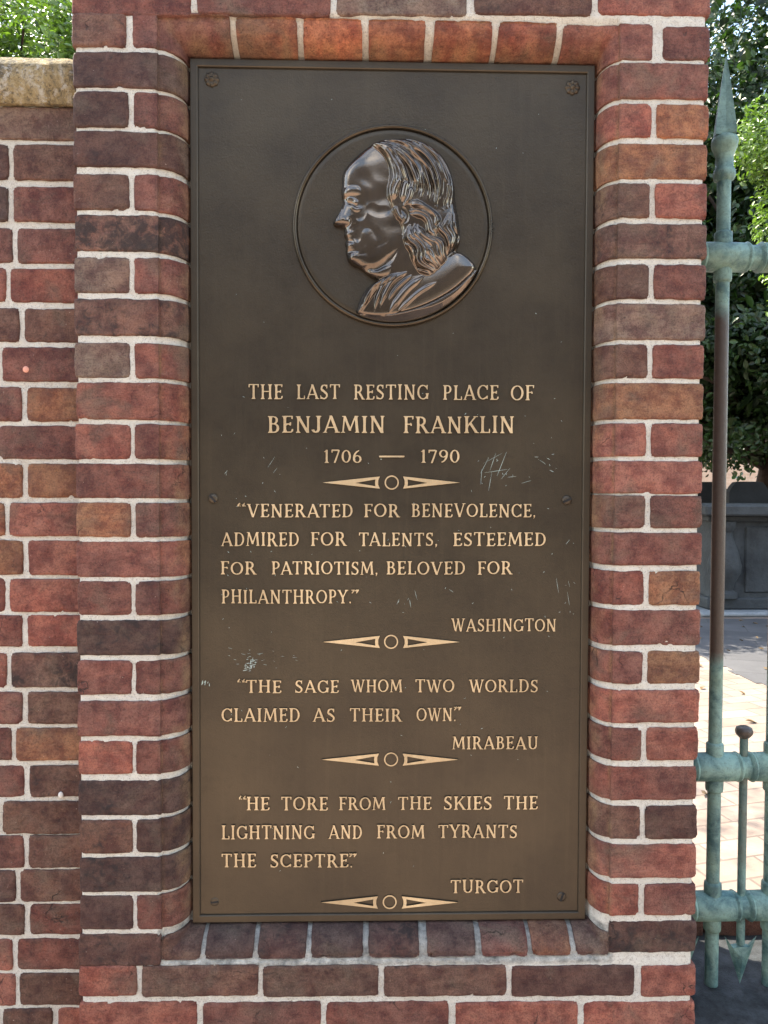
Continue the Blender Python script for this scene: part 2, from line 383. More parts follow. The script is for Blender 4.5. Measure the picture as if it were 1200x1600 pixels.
def brick(mb, u0, u1, v0, v1, tone, face=None, frame=None, stain=None, deep=.04, ex=True, jit=.0010, quad=None):
    """one brick with a rough, round-edged face; frame maps (u, depth, v) to the world"""
    seed = random.random()*100
    base, soot = TONES[tone]; k = random.uniform(.84, 1.18); hue = random.uniform(-.06, .06)
    base = (base[0]*k*(1+hue), base[1]*k, base[2]*k*(1-hue*.6)); soot = soot*random.uniform(.75, 1.2)
    us = samples(u0, u1, XEX if ex else []); vs = samples(v0, v1, ZEX if ex else [])
    V = []; C = []; nu, nv = len(us), len(vs); proud = random.uniform(-.0012, .001)
    tilt = random.uniform(-.004, .004)
    u0 -= .0005; u1 += .0005; v0 -= .0006; v1 += .0006; us[0], us[-1], vs[0], vs[-1] = u0, u1, v0, v1
    chips = []
    for _ in range(random.choice((0, 0, 1, 1, 2))):
        if random.random() < .7: chips.append((random.uniform(u0, u1), random.choice((v0, v1)), random.uniform(.002, .006)))
        else: chips.append((random.choice((u0, u1)), random.choice((v0, v1)), random.uniform(.003, .008)))
    for j, v in enumerate(vs):
        for i, u in enumerate(us):
            dx = min(u-u0, u1-u); dz = min(v-v0, v1-v)
            e = .0036
            if dx < e and dz < e: d = e-math.hypot(e-dx, e-dz)
            else: d = min(dx, dz)
            rec = .0024*max(0, 1-max(d, -.0008)/e)**2
            for cx_, cv_, cr0 in chips:
                q_ = math.hypot((u-cx_)*.7, v-cv_)*(1+.9*noise.noise(Vector((u*190, v*190, seed))))
                if q_ < cr0: rec = max(rec, .0055*(1-(q_/cr0)**2))
            # ragged outline
            fx = noise.noise(Vector((u*28, v*28, seed)))*jit*1.6 + noise.noise(Vector((u*110, v*110, seed+9)))*jit*1.2
            fz = noise.noise(Vector((u*28, v*28, seed+31)))*jit*1.6 + noise.noise(Vector((u*110, v*110, seed+47)))*jit*1.2
            wgt = max(0, 1-min(dx, dz)/.012)
            uu = u+fx*wgt; vv = v+fz*wgt
            if dx < .004 and dz < .004:
                uu += .0013*(1 if u-u0 < u1-u else -1); vv += .0013*(1 if v-v0 < v1-v else -1)
            bd = face(u, v) if face else 0.0
            rough = noise.fractal(Vector((u*45, v*45, seed)), 1.0, 2.0, 3)*.0009
            y = bd+rec+proud+rough+tilt*(u-(u0+u1)/2)
            if face and bd > 0: y = min(y, OVD+.004)
            V.append((uu, y, vv))
            c = base; so = soot
            if stain:
                f, sc = stain(u, v, seed)
                c = tuple(a*(1-f)+b*f for a, b in zip(c, sc))
            C.append((c[0], c[1], c[2], so))
    F = [(j*nu+i, j*nu+i+1, (j+1)*nu+i+1, (j+1)*nu+i) for j in range(nv-1) for i in range(nu-1)]
    ring = [i for i in range(nu)] + [j*nu+nu-1 for j in range(1, nv)] + [(nv-1)*nu+i for i in range(nu-2, -1, -1)] + [j*nu for j in range(nv-2, 0, -1)]
    o = len(V)
    for r in ring:
        V.append((V[r][0], V[r][1]+deep, V[r][2])); C.append(C[r])
    n = len(ring)
    F += [(ring[k], o+k, o+(k+1) % n, ring[(k+1) % n]) for k in range(n)]
    if frame: V = [frame(*p) for p in V]
    mb.add(V, F, C)

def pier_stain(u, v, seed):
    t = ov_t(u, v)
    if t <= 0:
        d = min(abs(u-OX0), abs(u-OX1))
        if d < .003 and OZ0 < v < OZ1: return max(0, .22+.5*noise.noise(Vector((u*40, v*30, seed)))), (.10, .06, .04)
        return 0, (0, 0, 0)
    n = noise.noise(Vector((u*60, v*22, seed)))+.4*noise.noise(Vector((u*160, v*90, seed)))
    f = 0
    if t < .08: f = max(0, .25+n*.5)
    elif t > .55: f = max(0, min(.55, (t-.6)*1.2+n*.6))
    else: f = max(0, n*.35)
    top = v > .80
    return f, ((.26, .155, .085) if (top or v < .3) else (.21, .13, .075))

PX0, PX1 = -.5405, .6430
def Z(px, py, Y=0): return at(px, py, Y).z
def X(px, py, Y=0): return at(px, py, Y).x

pier = thing('brick_pier', 'red brick pier with moulded recess framing the bronze plaque, white mortar joints', 'brick pier', (.05, .2, -1.6))
mb = MB()
# left flank of the recess: (top y, bottom y, kind, tones) as measured on the photo
LEFT = [(82,135,1,'d'),(144,197,2,'dm'),(206,259,1,'d'),(273,327,2,'km'),(337,391,1,'s'),(403,456,2,'gm'),(468,523,1,'s'),
        (537,589,2,'gm'),(599,654,1,'r'),(664,716,2,'rm'),(726,777,1,'m'),(787,838,2,'om'),(848,901,1,'m'),(910,960,2,'mm'),
        (971,1023,1,'d'),(1034,1084,2,'mm'),(1097,1149,1,'m'),(1160,1209,2,'rm'),(1222,1273,1,'d'),(1283,1332,2,'kd'),
        (1342,1393,1,'d'),(1402,1452,2,'dm')]
for a, b, k, tn in LEFT:
    z1, z0 = Z(180, a-1), Z(180, b+1)
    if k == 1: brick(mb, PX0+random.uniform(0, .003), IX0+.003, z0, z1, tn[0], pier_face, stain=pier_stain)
    else:
        j0, j1 = X(199+(a-20)*.006, a), X(208+(a-20)*.004, a)
        brick(mb, PX0+random.uniform(0, .003), j0, z0, z1, tn[0], pier_face, stain=pier_stain)
        brick(mb, j1, IX0+.003, z0, z1, tn[1], pier_face, stain=pier_stain)
RIGHT = [(100,153,1,'r'),(164,214,2,'ro'),(226,278,1,'o'),(288,339,2,'kr'),(351,402,1,'s'),(415,466,2,'km'),(476,530,1,'g'),
         (540,590,2,'km'),(600,654,1,'o'),(663,712,2,'rr'),(722,770,1,'r'),(776,824,2,'mm'),(834,882,1,'m'),(894,944,2,'mo'),
         (955,1007,1,'m'),(1019,1067,2,'mo'),(1080,1128,1,'r'),(1139,1187,2,'mr'),(1200,1249,1,'m'),(1261,1310,2,'kd'),
         (1321,1371,1,'r'),(1383,1429,2,'rm')]
for a, b, k, tn in RIGHT:
    z1, z0 = Z(1050, a-1), Z(1050, b+1)
    e = PX1-random.uniform(0, .004)
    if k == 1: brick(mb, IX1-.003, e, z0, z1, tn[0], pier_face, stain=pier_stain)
    else:
        xj = 1020-(a-160)*.016 if a > 60 else 1024
        j0, j1 = X(xj-2, a), X(xj+7, a)
        brick(mb, IX1-.003, j0, z0, z1, tn[0], pier_face, stain=pier_stain)
        brick(mb, j1, e, z0, z1, tn[1], pier_face, stain=pier_stain)
# head of the recess: moulded headers and mitred corner bricks
zt = OZ1-.001
brick(mb, PX0, X(196, 45), Z(150, 72), Z(150, 20), 's', pier_face)
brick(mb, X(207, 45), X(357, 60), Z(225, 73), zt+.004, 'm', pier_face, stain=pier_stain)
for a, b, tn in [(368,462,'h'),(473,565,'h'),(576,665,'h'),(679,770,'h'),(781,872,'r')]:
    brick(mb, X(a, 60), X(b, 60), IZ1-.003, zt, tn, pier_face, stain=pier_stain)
brick(mb, X(883, 60), X(1020, 60), Z(1000, 93), zt-.001, 'r', pier_face, stain=pier_stain)
brick(mb, X(1037, 60), PX1, Z(1070, 93), Z(1070, 41), 'm', pier_face)
# sill of the recess
zb = OZ0+.001
brick(mb, PX0, OX0-.0008, Z(190, 1510), Z(190, 1461), 'd', pier_face)
for a, b, tn in [(264,311,'k'),(319,394,'d'),(402,477,'d'),(486,567,'d'),(577,656,'d'),(668,744,'d'),(754,826,'m'),(834,893,'o'),(903,954,'g')]:
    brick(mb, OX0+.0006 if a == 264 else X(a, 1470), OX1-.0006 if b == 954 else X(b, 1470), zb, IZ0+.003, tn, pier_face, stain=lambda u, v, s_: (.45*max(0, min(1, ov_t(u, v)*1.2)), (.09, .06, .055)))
brick(mb, OX1+.0008, PX1, Z(1020, 1489), Z(1020, 1441), 'd', pier_face)
# full courses under the sill and over the head
def course(y0, y1, xs, tones, zshift=0.0):
    for (a, b), tn in zip(xs, tones):
        yl = y0
        z1 = Z((max(110, min(1090, a))+max(110, min(1090, b)))/2, 0.0) if False else None
        xm = (a+b)/2
        brick(mb, max(PX0, X(a, y0)), min(PX1, X(b, y0)), Z(xm, y1), Z(xm, y0), tn)
course(1510, 1557, [(100,213),(222,403),(411,591),(600,791),(800,991),(1003,1100)], 'rkkkdr')
course(1567, 1612, [(100,307),(317,501),(510,701),(712,903),(913,1100)], 'rmmrr')
course(-30, 23, [(90,298),(308,516),(526,729),(742,925),(936,1125)], 'mmgkr')
mb_front_top, mb_front_bot = Z(600, -30), Z(600, 1612)
# the rest of the pier above and below the frame
z = mb_front_top+.010; k = 0
while z < 1.32:
    x = PX0 - (.0 if k % 2 else .11)
    while x < PX1-.01:
        a, b = max(PX0, x), min(PX1, x+.203)
        if b-a > .03: brick(mb, a, b, z, z+.063, random.choice('rmmdko'), ex=False)
        x += .2145
    z += .0755; k += 1
z = mb_front_bot-.011; k = 0
while z > -1.56:
    x = PX0 - (.0 if k % 2 else .11)
    while x < PX1-.01:
        a, b = max(PX0, x), min(PX1, x+.203)
        if b-a > .03: brick(mb, a, b, z-.062, z, random.choice('rmmdko'), ex=False)
        x += .2145
    z -= .0745; k += 1
# flanks of the pier (seen when stepping aside)
PDEP = .56
for side in (0, 1):
    z = -1.585; k = 0
    while z < 1.33:
        y = .115 if k % 2 else .22
        while y < PDEP-.01:
            a, b = y, min(PDEP, y+.203)
            fr = (lambda u, d, v: (PX1-d, u, v)) if side else (lambda u, d, v: (PX0+d, u, v))
            if b-a > .03: brick(mb, a, b, z, z+.0625, random.choice('rmmdk'), frame=fr, ex=False)
            y += .2145
        fr2 = fr
        if k % 2 == 0: brick(mb, .105 if False else .115, .21, z, z+.0625, random.choice('rmmdk'), frame=fr2, ex=False)
        brick(mb, .045, .105, z, z+.0625, random.choice('rmm'), frame=fr2, ex=False)
        z += .0752; k += 1
mb.build('brickwork', BRICK, pier, smooth=True, angle=50)
# mortar bed follows the same face, a little behind the bricks
def grid_axis(a, b, st, extra):
    L = sorted([a+(b-a)*i/int((b-a)/st) for i in range(int((b-a)/st)+1)] + [e for e in extra if a < e < b])
    o = [L[0]]
    for q in L[1:]:
        if q-o[-1] > .0008: o.append(q)
    return o
MX0, MX1 = PX0+.005, PX1-.008
gx = grid_axis(MX0, MX1, .006, XEX); gz = grid_axis(-1.6, 1.33, .0065, ZEX)
vv = []
for q in gz:
    for p in gx:
        e = min(p-MX0, MX1-p)
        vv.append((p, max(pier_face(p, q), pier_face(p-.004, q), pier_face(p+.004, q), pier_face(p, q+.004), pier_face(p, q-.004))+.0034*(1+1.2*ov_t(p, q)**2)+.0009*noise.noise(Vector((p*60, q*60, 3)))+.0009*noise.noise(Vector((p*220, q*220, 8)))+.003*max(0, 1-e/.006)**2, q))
nx = len(gx)
ff = [(j*nx+i, j*nx+i+1, (j+1)*nx+i+1, (j+1)*nx+i) for j in range(len(gz)-1) for i in range(nx-1)]
m2 = MB(); m2.add(vv, ff); mo = m2.build('mortar', MORTAR, pier, smooth=True)
ga = mo.data.color_attributes.new('grime', 'FLOAT_COLOR', 'POINT')
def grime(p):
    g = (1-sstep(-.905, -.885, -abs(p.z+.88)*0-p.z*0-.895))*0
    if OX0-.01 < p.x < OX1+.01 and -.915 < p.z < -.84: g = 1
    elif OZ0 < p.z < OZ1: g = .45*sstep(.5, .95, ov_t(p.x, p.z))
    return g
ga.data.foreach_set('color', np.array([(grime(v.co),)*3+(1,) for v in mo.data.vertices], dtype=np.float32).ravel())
m2 = MB(); m2.box(MX0+.001, MX1-.001, .075, PDEP-.004, -1.6, 1.328); m2.build('core', MORTAR, pier)
m2 = MB(); m2.box(PX0-.05, PX1+.05, -.05, PDEP+.05, 1.333, 1.43, b=.02); m2.build('capstone', COPING, pier)

# ------------------------------------------------------------------ lower wall to the left of the pier
WY = .060
wall = thing('brick_wall', 'lower red brick wall with stone coping set back left of the pier', 'brick wall', (-1.6, .2, -1.6))
mb = MB()
WROWS = [(168,217,1,'g',0),(227,280,2,'dk',16),(293,345,1,'m',0),(358,410,2,'mm',22),(421,471,1,'r',0),(483,533,2,'kk',33),(544,595,1,'m',0),
         (607,657,2,'mo',37),(667,716,1,'m',0),(726,776,2,'oo',38),(787,836,1,'r',0),(846,897,2,'or',39),(906,955,1,'r',0),(963,1009,2,'mr',38),
         (1022,1073,1,'s',0),(1083,1130,2,'mk',38),(1139,1187,1,'o',0),(1198,1244,2,'mk',41),(1254,1302,1,'k',0),(1307,1355,2,'mk',40),
         (1361,1408,1,'k',0),(1415,1460,2,'km',41),(1469,1515,1,'m',0),(1523,1570,1,'k',0),(1578,1622,2,'kr',85)]
WX1 = PX0+.02
for a, b, k, tn, xj in WROWS:
    z1, z0 = Z(60, a-1, WY), Z(60, b+1, WY)
    fr = lambda u, d, v: (u, WY+d, v)
    if k == 1: x = WX1-random.uniform(.15, .19); brick(mb, x, WX1, z0, z1, tn[0], frame=fr, ex=False); x -= .010
    else:
        j0, j1 = X(xj-4, a, WY), X(xj+5, a, WY)
        brick(mb, j1, WX1, z0, z1, tn[1], frame=fr, ex=False)
        x = j0-.095; brick(mb, x, j0, z0, z1, tn[0], frame=fr, ex=False); x -= .010
    n = 0
    while x > -3.0:
        L = .203 if (n % 2 == (k % 2)) else .097
        brick(mb, x-L, x, z0, z1, random.choice('rmmkdo'), frame=fr, ex=False); x -= L+.010; n += 1
wz0 = Z(60, 1622, WY)
z = wz0-.011; k = 0
while z > -1.56:
    x = WX1-(.0 if k else .1)
    while x > -1.6: brick(mb, x-.203, x, z-.062, z, random.choice('rmmkdo'), frame=fr, ex=False); x -= .2135
    z -= .0745; k = 1-k
mb.build('brickwork', BRICK, wall, smooth=True, angle=50)
WT = Z(60, 166, WY)
gx = grid_axis(-3.0, WX1, .012, [WX1-.3+.006*i for i in range(50)]); gz = grid_axis(-1.6, WT, .0065, [])
vv = [(p, WY+.0034+.0009*noise.noise(Vector((p*60, q*60, 13)))+.0009*noise.noise(Vector((p*220, q*220, 18))), q) for q in gz for p in gx]
nx = len(gx)
ff = [(j*nx+i, j*nx+i+1, (j+1)*nx+i+1, (j+1)*nx+i) for j in range(len(gz)-1) for i in range(nx-1)]
m2 = MB(); m2.add(vv, ff); m2.build('mortar', MORTAR, wall, smooth=True)
m2 = MB(); m2.box(-3.0, WX1, WY+.02, .34, -1.6, WT-.002); m2.build('core', MORTAR, wall)
# coping stone: long weathered block with a worn rounded top
CT = Z(60, 84, WY); m2 = MB()
prof = [(.050, WT+.001), (.040, WT+.02), (.036, WT+.045), (.040, CT-.030), (.056, CT-.010), (.085, CT-.001), (.14, CT+.006), (.24, CT+.008), (.31, CT+.002), (.36, CT-.03), (.365, WT+.001)]
stones = [(-.5445, -1.15), (-1.156, -1.85), (-1.856, -2.5), (-2.506, -3.0)]
for xa, xb in stones:
    n = int((xa-xb)/.012); vs = []; fs = []
    for i in range(n+1):
        x = xa+(xb-xa)*i/n; e = min(i, n-i); sh = .006*max(0, 1-e/1.5)
        for j, (y, zz) in enumerate(prof):
            r = noise.fractal(Vector((x*14, y*14, zz*14)), 1, 2, 4)*.007 + noise.noise(Vector((x*70, y*70, zz*70)))*.0018
            vs.append((x, y+sh*(1 if y < .2 else -1)+r, zz+(r*.7 if 0 < j < len(prof)-1 else 0)-sh*(1 if j > 3 else 0)))
    q = len(prof)
    for i in range(n):
        for j in range(q): fs.append((i*q+j, i*q+(j+1) % q, (i+1)*q+(j+1) % q, (i+1)*q+j))
    fs.append(tuple(range(q))); fs.append(tuple(n*q+j for j in range(q)))
    m2.add(vs, fs)
m2.build('coping', COPING, wall, smooth=True, angle=40)
m2 = MB(); p = at(40, 577, WY-.002); m2.lathe([(.0065, 0), (.0065, -.0015), (.005, -.003), (.001, -.0035)], (p.x, p.y+.003, p.z), 'y', 14)
m2.build('wall_plug', simple('pink_plug', (.72, .30, .22), (.8, .4, .3), 40), wall, smooth=True, angle=40)
m2 = MB(); p = at(95, 1243, WY-.002)
m2.lathe([(.001, -.006), (.004, -.004), (.0055, 0), (.004, .005), (.001, .0075)], (p.x, p.y, p.z), 'z', 10, 1, .5, .3)
m2.build('paint_blob', simple('white_blob', (.7, .68, .62), (.8, .78, .72), 40), wall, smooth=True)

# ------------------------------------------------------------------ bronze plaque
QY = .050                                             # front of the raised border
FY = .0545                                            # face of the panel
plaque = thing('bronze_plaque', 'tall brown bronze memorial plaque with raised gold lettering and profile medallion', 'plaque', (.052, QY, -.853))
AX0, AX1, AZ0, AZ1 = -.3370, .4414, -.8534, .8217
m2 = MB(); m2.box(AX0+.012, AX1-.012, FY, FY+.012, AZ0+.012, AZ1-.012); m2.build('panel', PANEL, plaque)
# border: an open moulding swept round the plate with mitred corners
BW = .0165
pr = [(0.0, .064), (0.0, QY+.0014), (.0014, QY), (BW-.0035, QY), (BW-.0018, QY+.0012), (BW, FY+.0035), (BW+.0012, FY+.0036), (BW+.0016, FY+.001)]
vs = []; fs = []
for d, y in pr:
    for cx, cz, ix, iz in ((AX0, AZ0, 1, 1), (AX1, AZ0, -1, 1), (AX1, AZ1, -1, -1), (AX0, AZ1, 1, -1)):
        vs.append((cx+ix*d, y, cz+iz*d))
for i in range(len(pr)-1):
    for k in range(4): fs.append((i*4+k, i*4+(k+1) % 4, (i+1)*4+(k+1) % 4, (i+1)*4+k))
m2 = MB(); m2.add(vs, fs); m2.build('border', BORDER, plaque)

# --- letters: strokes -> union field -> outline -> raised mesh
TH, TN, SV = .138, .078, .052
def seg(x0, y0, x1, y1, w, w2=None, flat=True):
    w2 = w if w2 is None else w2
    w *= .84; w2 *= .84; d = math.hypot(x1-x0, y1-y0); nx_, ny_ = -(y1-y0)/d, (x1-x0)/d
    if flat and abs(y1-y0) > .2 and abs(ny_) > .01:    # diagonal cut level top and bottom
        k = abs(1/nx_)
        return [(x0-w/2*k, y0), (x0+w/2*k, y0), (x1+w2/2*k, y1), (x1-w2/2*k, y1)]
    return [(x0+nx_*w/2, y0+ny_*w/2), (x0-nx_*w/2, y0-ny_*w/2), (x1-nx_*w2/2, y1-ny_*w2/2), (x1+nx_*w2/2, y1+ny_*w2/2)]
def rect(x0, y0, x1, y1): return [(x0, y0), (x1, y0), (x1, y1), (x0, y1)]
def stem(x, y0=0, y1=1, w=TH, s0=True, s1=True, e=.075):
    o = [rect(x-w/2, y0, x+w/2, y1)]
    for on, y, dy in ((s0, y0, 1), (s1, y1, -1)):
        if on:
            ya, yb = sorted((y, y+dy*SV)); o.append(rect(x-w/2-e, ya, x+w/2+e, yb))
            o.append([(x-w/2-e*.45, y+dy*SV*.9), (x+w/2+e*.45, y+dy*SV*.9), (x+w/2, y+dy*.14), (x-w/2, y+dy*.14)])
    return o
def arc(cx, cy, rx, ry, a0, a1, wk=TH, wn=TN, n=14):
    o = []
    for i in range(n):
        q = []
        for a in (a0+(a1-a0)*i/n, a0+(a1-a0)*(i+1.06)/n):
            a = rad(a); w_ = wn+(wk-wn)*abs(math.cos(a))**1.5
            q.append((cx+(rx+w_/2)*math.cos(a), cy+(ry+w_/2*.9)*math.sin(a), cx+(rx-w_/2)*math.cos(a), cy+(ry-w_/2*.9)*math.sin(a)))
        o.append([(q[0][0], q[0][1]), (q[1][0], q[1][1]), (q[1][2], q[1][3]), (q[0][2], q[0][3])])
    return o
def foot(x, y, w=.1, e=.075): return [rect(x-w/2-e, y if y < .5 else y-SV, x+w/2+e, y+SV if y < .5 else y)]
def hb(x0, x1, y, h=TN*.8): return [rect(x0, y-h/2, x1, y+h/2)]
def tip(x, y0, y1, w=.07): return [[(x-w/2, y0), (x+w/2, y0), (x+w/2+.01, y1), (x-w/2, y1)]]
G = {}
G['A'] = (.88, [seg(.11, 0, .44, 1, .10), seg(.42, 1, .77, 0, .165)] + hb(.2, .66, .31) + foot(.11, 0) + foot(.77, 0, .15, .06))
G['B'] = (.70, stem(.19) + hb(.19, .36, .965) + hb(.19, .38, .535) + hb(.19, .38, .04) + arc(.36, .755, .16, .205, -90, 90) + arc(.38, .285, .2, .245, -90, 90))
G['C'] = (.82, arc(.44, .5, .34, .455, 38, 322) + tip(.72, .66, .98) + tip(.72, .06, .26))
G['D'] = (.82, stem(.19) + hb(.19, .40, .96) + hb(.19, .40, .04) + arc(.40, .5, .30, .455, -90, 90))
G['E'] = (.66, stem(.19) + hb(.19, .58, .965) + hb(.19, .48, .52) + hb(.19, .60, .035) + tip(.57, .8, 1) + tip(.59, 0, .22) + tip(.48, .42, .62))
G['F'] = (.62, stem(.19) + hb(.19, .57, .965) + hb(.19, .47, .52) + tip(.56, .8, 1) + tip(.47, .42, .62))
G['G'] = (.86, arc(.44, .5, .34, .455, 38, 330) + tip(.72, .66, .98) + stem(.73, .06, .42, .13, False, True, .05))
G['H'] = (.88, stem(.19) + stem(.69) + hb(.19, .69, .52))
G['I'] = (.38, stem(.19))
G['J'] = (.50, stem(.33, .2, 1, TH, False, True) + arc(.18, .2, .15, .16, -175, 5, .165, .11))
G['K'] = (.84, stem(.19) + [seg(.26, .42, .70, 1, .09), seg(.38, .6, .76, 0, .165)] + foot(.69, 1) + foot(.76, 0, .14, .06))
G['L'] = (.64, stem(.19) + hb(.19, .58, .035) + tip(.58, 0, .25))
G['M'] = (1.04, [seg(.14, 0, .22, 1, .09), seg(.22, 1, .52, .12, .15), seg(.50, .12, .80, 1, .09), seg(.82, 1, .90, 0, .165)] + foot(.13, 0) + foot(.9, 0, .15, .06) + foot(.17, 1, .1, .03) + foot(.86, 1, .12, .04))
G['N'] = (.88, stem(.18, 0, 1, .095) + stem(.70, 0.0, 1, .095, False, True) + [seg(.18, 1, .70, 0, .165)])
G['O'] = (.88, arc(.44, .5, .345, .455, 0, 360, n=30))
G['P'] = (.68, stem(.19) + hb(.19, .37, .965) + hb(.19, .37, .46) + arc(.37, .715, .19, .245, -90, 90))
G['R'] = (.80, stem(.19) + hb(.19, .37, .965) + hb(.19, .38, .485) + arc(.37, .725, .18, .235, -90, 90) + [seg(.40, .5, .70, 0, .165)] + foot(.71, 0, .13, .05))
G['S'] = (.62, arc(.32, .735, .19, .225, 40, 240, .13, .09) + [seg(.19, .63, .45, .40, .17, None, False)] + arc(.30, .265, .21, .23, -140, 50, .13, .09) + tip(.50, .72, .98, .06) + tip(.09, .02, .28, .06))
G['T'] = (.78, stem(.39, s1=False) + hb(.07, .71, .965) + tip(.08, .78, 1) + tip(.70, .78, 1))
G['U'] = (.84, stem(.18, .3, 1, TH, False, True) + stem(.67, .3, 1, .10, False, True) + arc(.425, .32, .245, .28, 180, 360))
G['V'] = (.86, [seg(.14, 1, .44, 0, .165), seg(.44, 0, .74, 1, .09)] + foot(.14, 1, .15, .06) + foot(.74, 1))
G['W'] = (1.14, [seg(.13, 1, .37, 0, .15), seg(.37, 0, .58, .95, .085), seg(.56, .95, .79, 0, .15), seg(.79, 0, 1.01, 1, .085)] + foot(.13, 1, .14, .06) + foot(1.01, 1) + foot(.56, 1, .12, .05))
G['Y'] = (.80, stem(.41, 0, .45, TH, True, False) + [seg(.12, 1, .41, .42, .16), seg(.41, .42, .70, 1, .09)] + foot(.12, 1, .14, .06) + foot(.70, 1))
G['0'] = (.66, arc(.33, .5, .235, .455, 0, 360, n=26))
G['1'] = (.42, stem(.22, s1=False, w=.13) + [seg(.06, .82, .24, .98, .08, None, False)])
G['6'] = (.66, arc(.33, .30, .22, .26, 0, 360, .13, n=24) + arc(.52, .32, .41, .63, 100, 185, .13, .09))
G['9'] = (.66, arc(.33, .70, .22, .26, 0, 360, .13, n=24) + arc(.14, .68, .41, .63, -80, 5, .13, .09))
G['7'] = (.62, hb(.07, .57, .95, .11) + tip(.09, .76, 1) + [seg(.55, .96, .26, 0, .11, .14)])
G['.'] = (.26, arc(.13, .075, .035, .04, 0, 360, .07, .07, 12))
G[','] = (.26, arc(.13, .075, .035, .04, 0, 360, .07, .07, 12) + [seg(.17, .06, .08, -.14, .09, .03, False)])
G['-'] = (1.9, hb(.06, 1.84, .5, .13))
G['<'] = (.5, arc(.14, .83, .04, .045, 0, 360, .09, .09, 10) + [seg(.09, .86, .17, 1.06, .11, .06, False)] + arc(.36, .83, .04, .045, 0, 360, .09, .09, 10) + [seg(.31, .86, .39, 1.06, .11, .06, False)])
G['>'] = (.5, arc(.14, .98, .04, .045, 0, 360, .09, .09, 10) + [seg(.18, .96, .09, .74, .11, .06, False)] + arc(.36, .98, .04, .045, 0, 360, .09, .09, 10) + [seg(.40, .96, .31, .74, .11, .06, False)])

def outline(polys, x0, x1, y0, y1, res):
    """zero contours of the union of convex polygons, by marching squares"""
    nx_, ny_ = int((x1-x0)*res)+1, int((y1-y0)*res)+1
    gx_ = x0+(np.arange(nx_)+.013)/res; gy_ = y0+(np.arange(ny_)+.017)/res
    XX, YY = np.meshgrid(gx_, gy_); Fm = np.full(XX.shape, 9.)
    for P in polys:
        A = sum(P[i][0]*P[(i+1) % len(P)][1]-P[(i+1) % len(P)][0]*P[i][1] for i in range(len(P)))
        sg = 1 if A > 0 else -1; d = np.full(XX.shape, -9.)
        for i in range(len(P)):
            (ax, ay), (bx, by) = P[i], P[(i+1) % len(P)]; L = math.hypot(bx-ax, by-ay)
            if L < 1e-6: continue
            d = np.maximum(d, sg*((bx-ax)*-(YY-ay)+(by-ay)*(XX-ax))/L)
        Fm = np.minimum(Fm, d)
    Fm[np.abs(Fm) < 1e-5] = 1e-5
    E_ = {}
    def cr(i, j, k, l):
        a, b = Fm[j, i], Fm[l, k]; t_ = a/(a-b)
        return (gx_[i]+(gx_[k]-gx_[i])*t_, gy_[j]+(gy_[l]-gy_[j])*t_)
    pts = {}; nxt = {}
    for j in range(ny_-1):
        for i in range(nx_-1):
            c = [Fm[j, i] < 0, Fm[j, i+1] < 0, Fm[j+1, i+1] < 0, Fm[j+1, i] < 0]
            if all(c) or not any(c): continue
            ed = [((i, j, i+1, j), c[0], c[1]), ((i+1, j, i+1, j+1), c[1], c[2]), ((i, j+1, i+1, j+1), c[2], c[3]), ((i, j, i, j+1), c[3], c[0])]
            ins = [e for e, a, b in ed if a and not b]; outs = [e for e, a, b in ed if not a and b]
            for e in ins+outs: pts.setdefault(e, cr(*e))
            if len(ins) == 1: nxt[ins[0]] = outs[0]
            else:
                for q, (e, a, b) in enumerate(ed):
                    if a and not b:
                        for st in (1, 2, 3):
                            e2, a2, b2 = ed[(q+3) % 4]
                        nxt[e] = e2
    loops = []; left = set(nxt)
    while left:
        s0 = left.pop(); L = [pts[s0]]; k = nxt[s0]
        while k != s0 and k in left: left.discard(k); L.append(pts[k]); k = nxt[k]
        # drop points on straight runs
        for _ in range(2):
            o = []
            for q in range(len(L)):
                a, b, c = L[q-1], L[q], L[(q+1) % len(L)]
                ar = abs((b[0]-a[0])*(c[1]-a[1])-(c[0]-a[0])*(b[1]-a[1])); d = math.hypot(c[0]-a[0], c[1]-a[1])
                if d < 1e-9 or ar/d > .0035 or q % 9 == 0: o.append(b)
            L = o
        if len(L) > 4: loops.append(L)
    return loops
GL = {}
def glyph(ch):
    if ch not in GL:
        wd, polys = G[ch]; L = outline(polys, -.15, wd+.15, -.2, 1.12, 44)
        GL[ch] = (wd, L, tessellate_polygon([[Vector((p[0], p[1], 0)) for p in l] for l in L]))
    return GL[ch]
def raise_loops(mb, loops, tris, fn, y_face, y_back):
    flat = [p for l in loops for p in l]; n = len(flat)
    vs = [(*fn(p[0], p[1]), y_face) for p in flat] + [(*fn(p[0], p[1]), y_back) for p in flat]
    vs = [(a, c, b) for a, b, c in vs]
    mb.add(vs, [tuple(t) for t in tris], mi=0)
    o = len(mb.v)-2*n; k = 0
    for l in loops:
        m = len(l)
        for i in range(m):
            mb.f.append((o+k+i, o+k+(i+1) % m, o+n+k+(i+1) % m, o+n+k+i)); mb.m.append(1)
        k += m
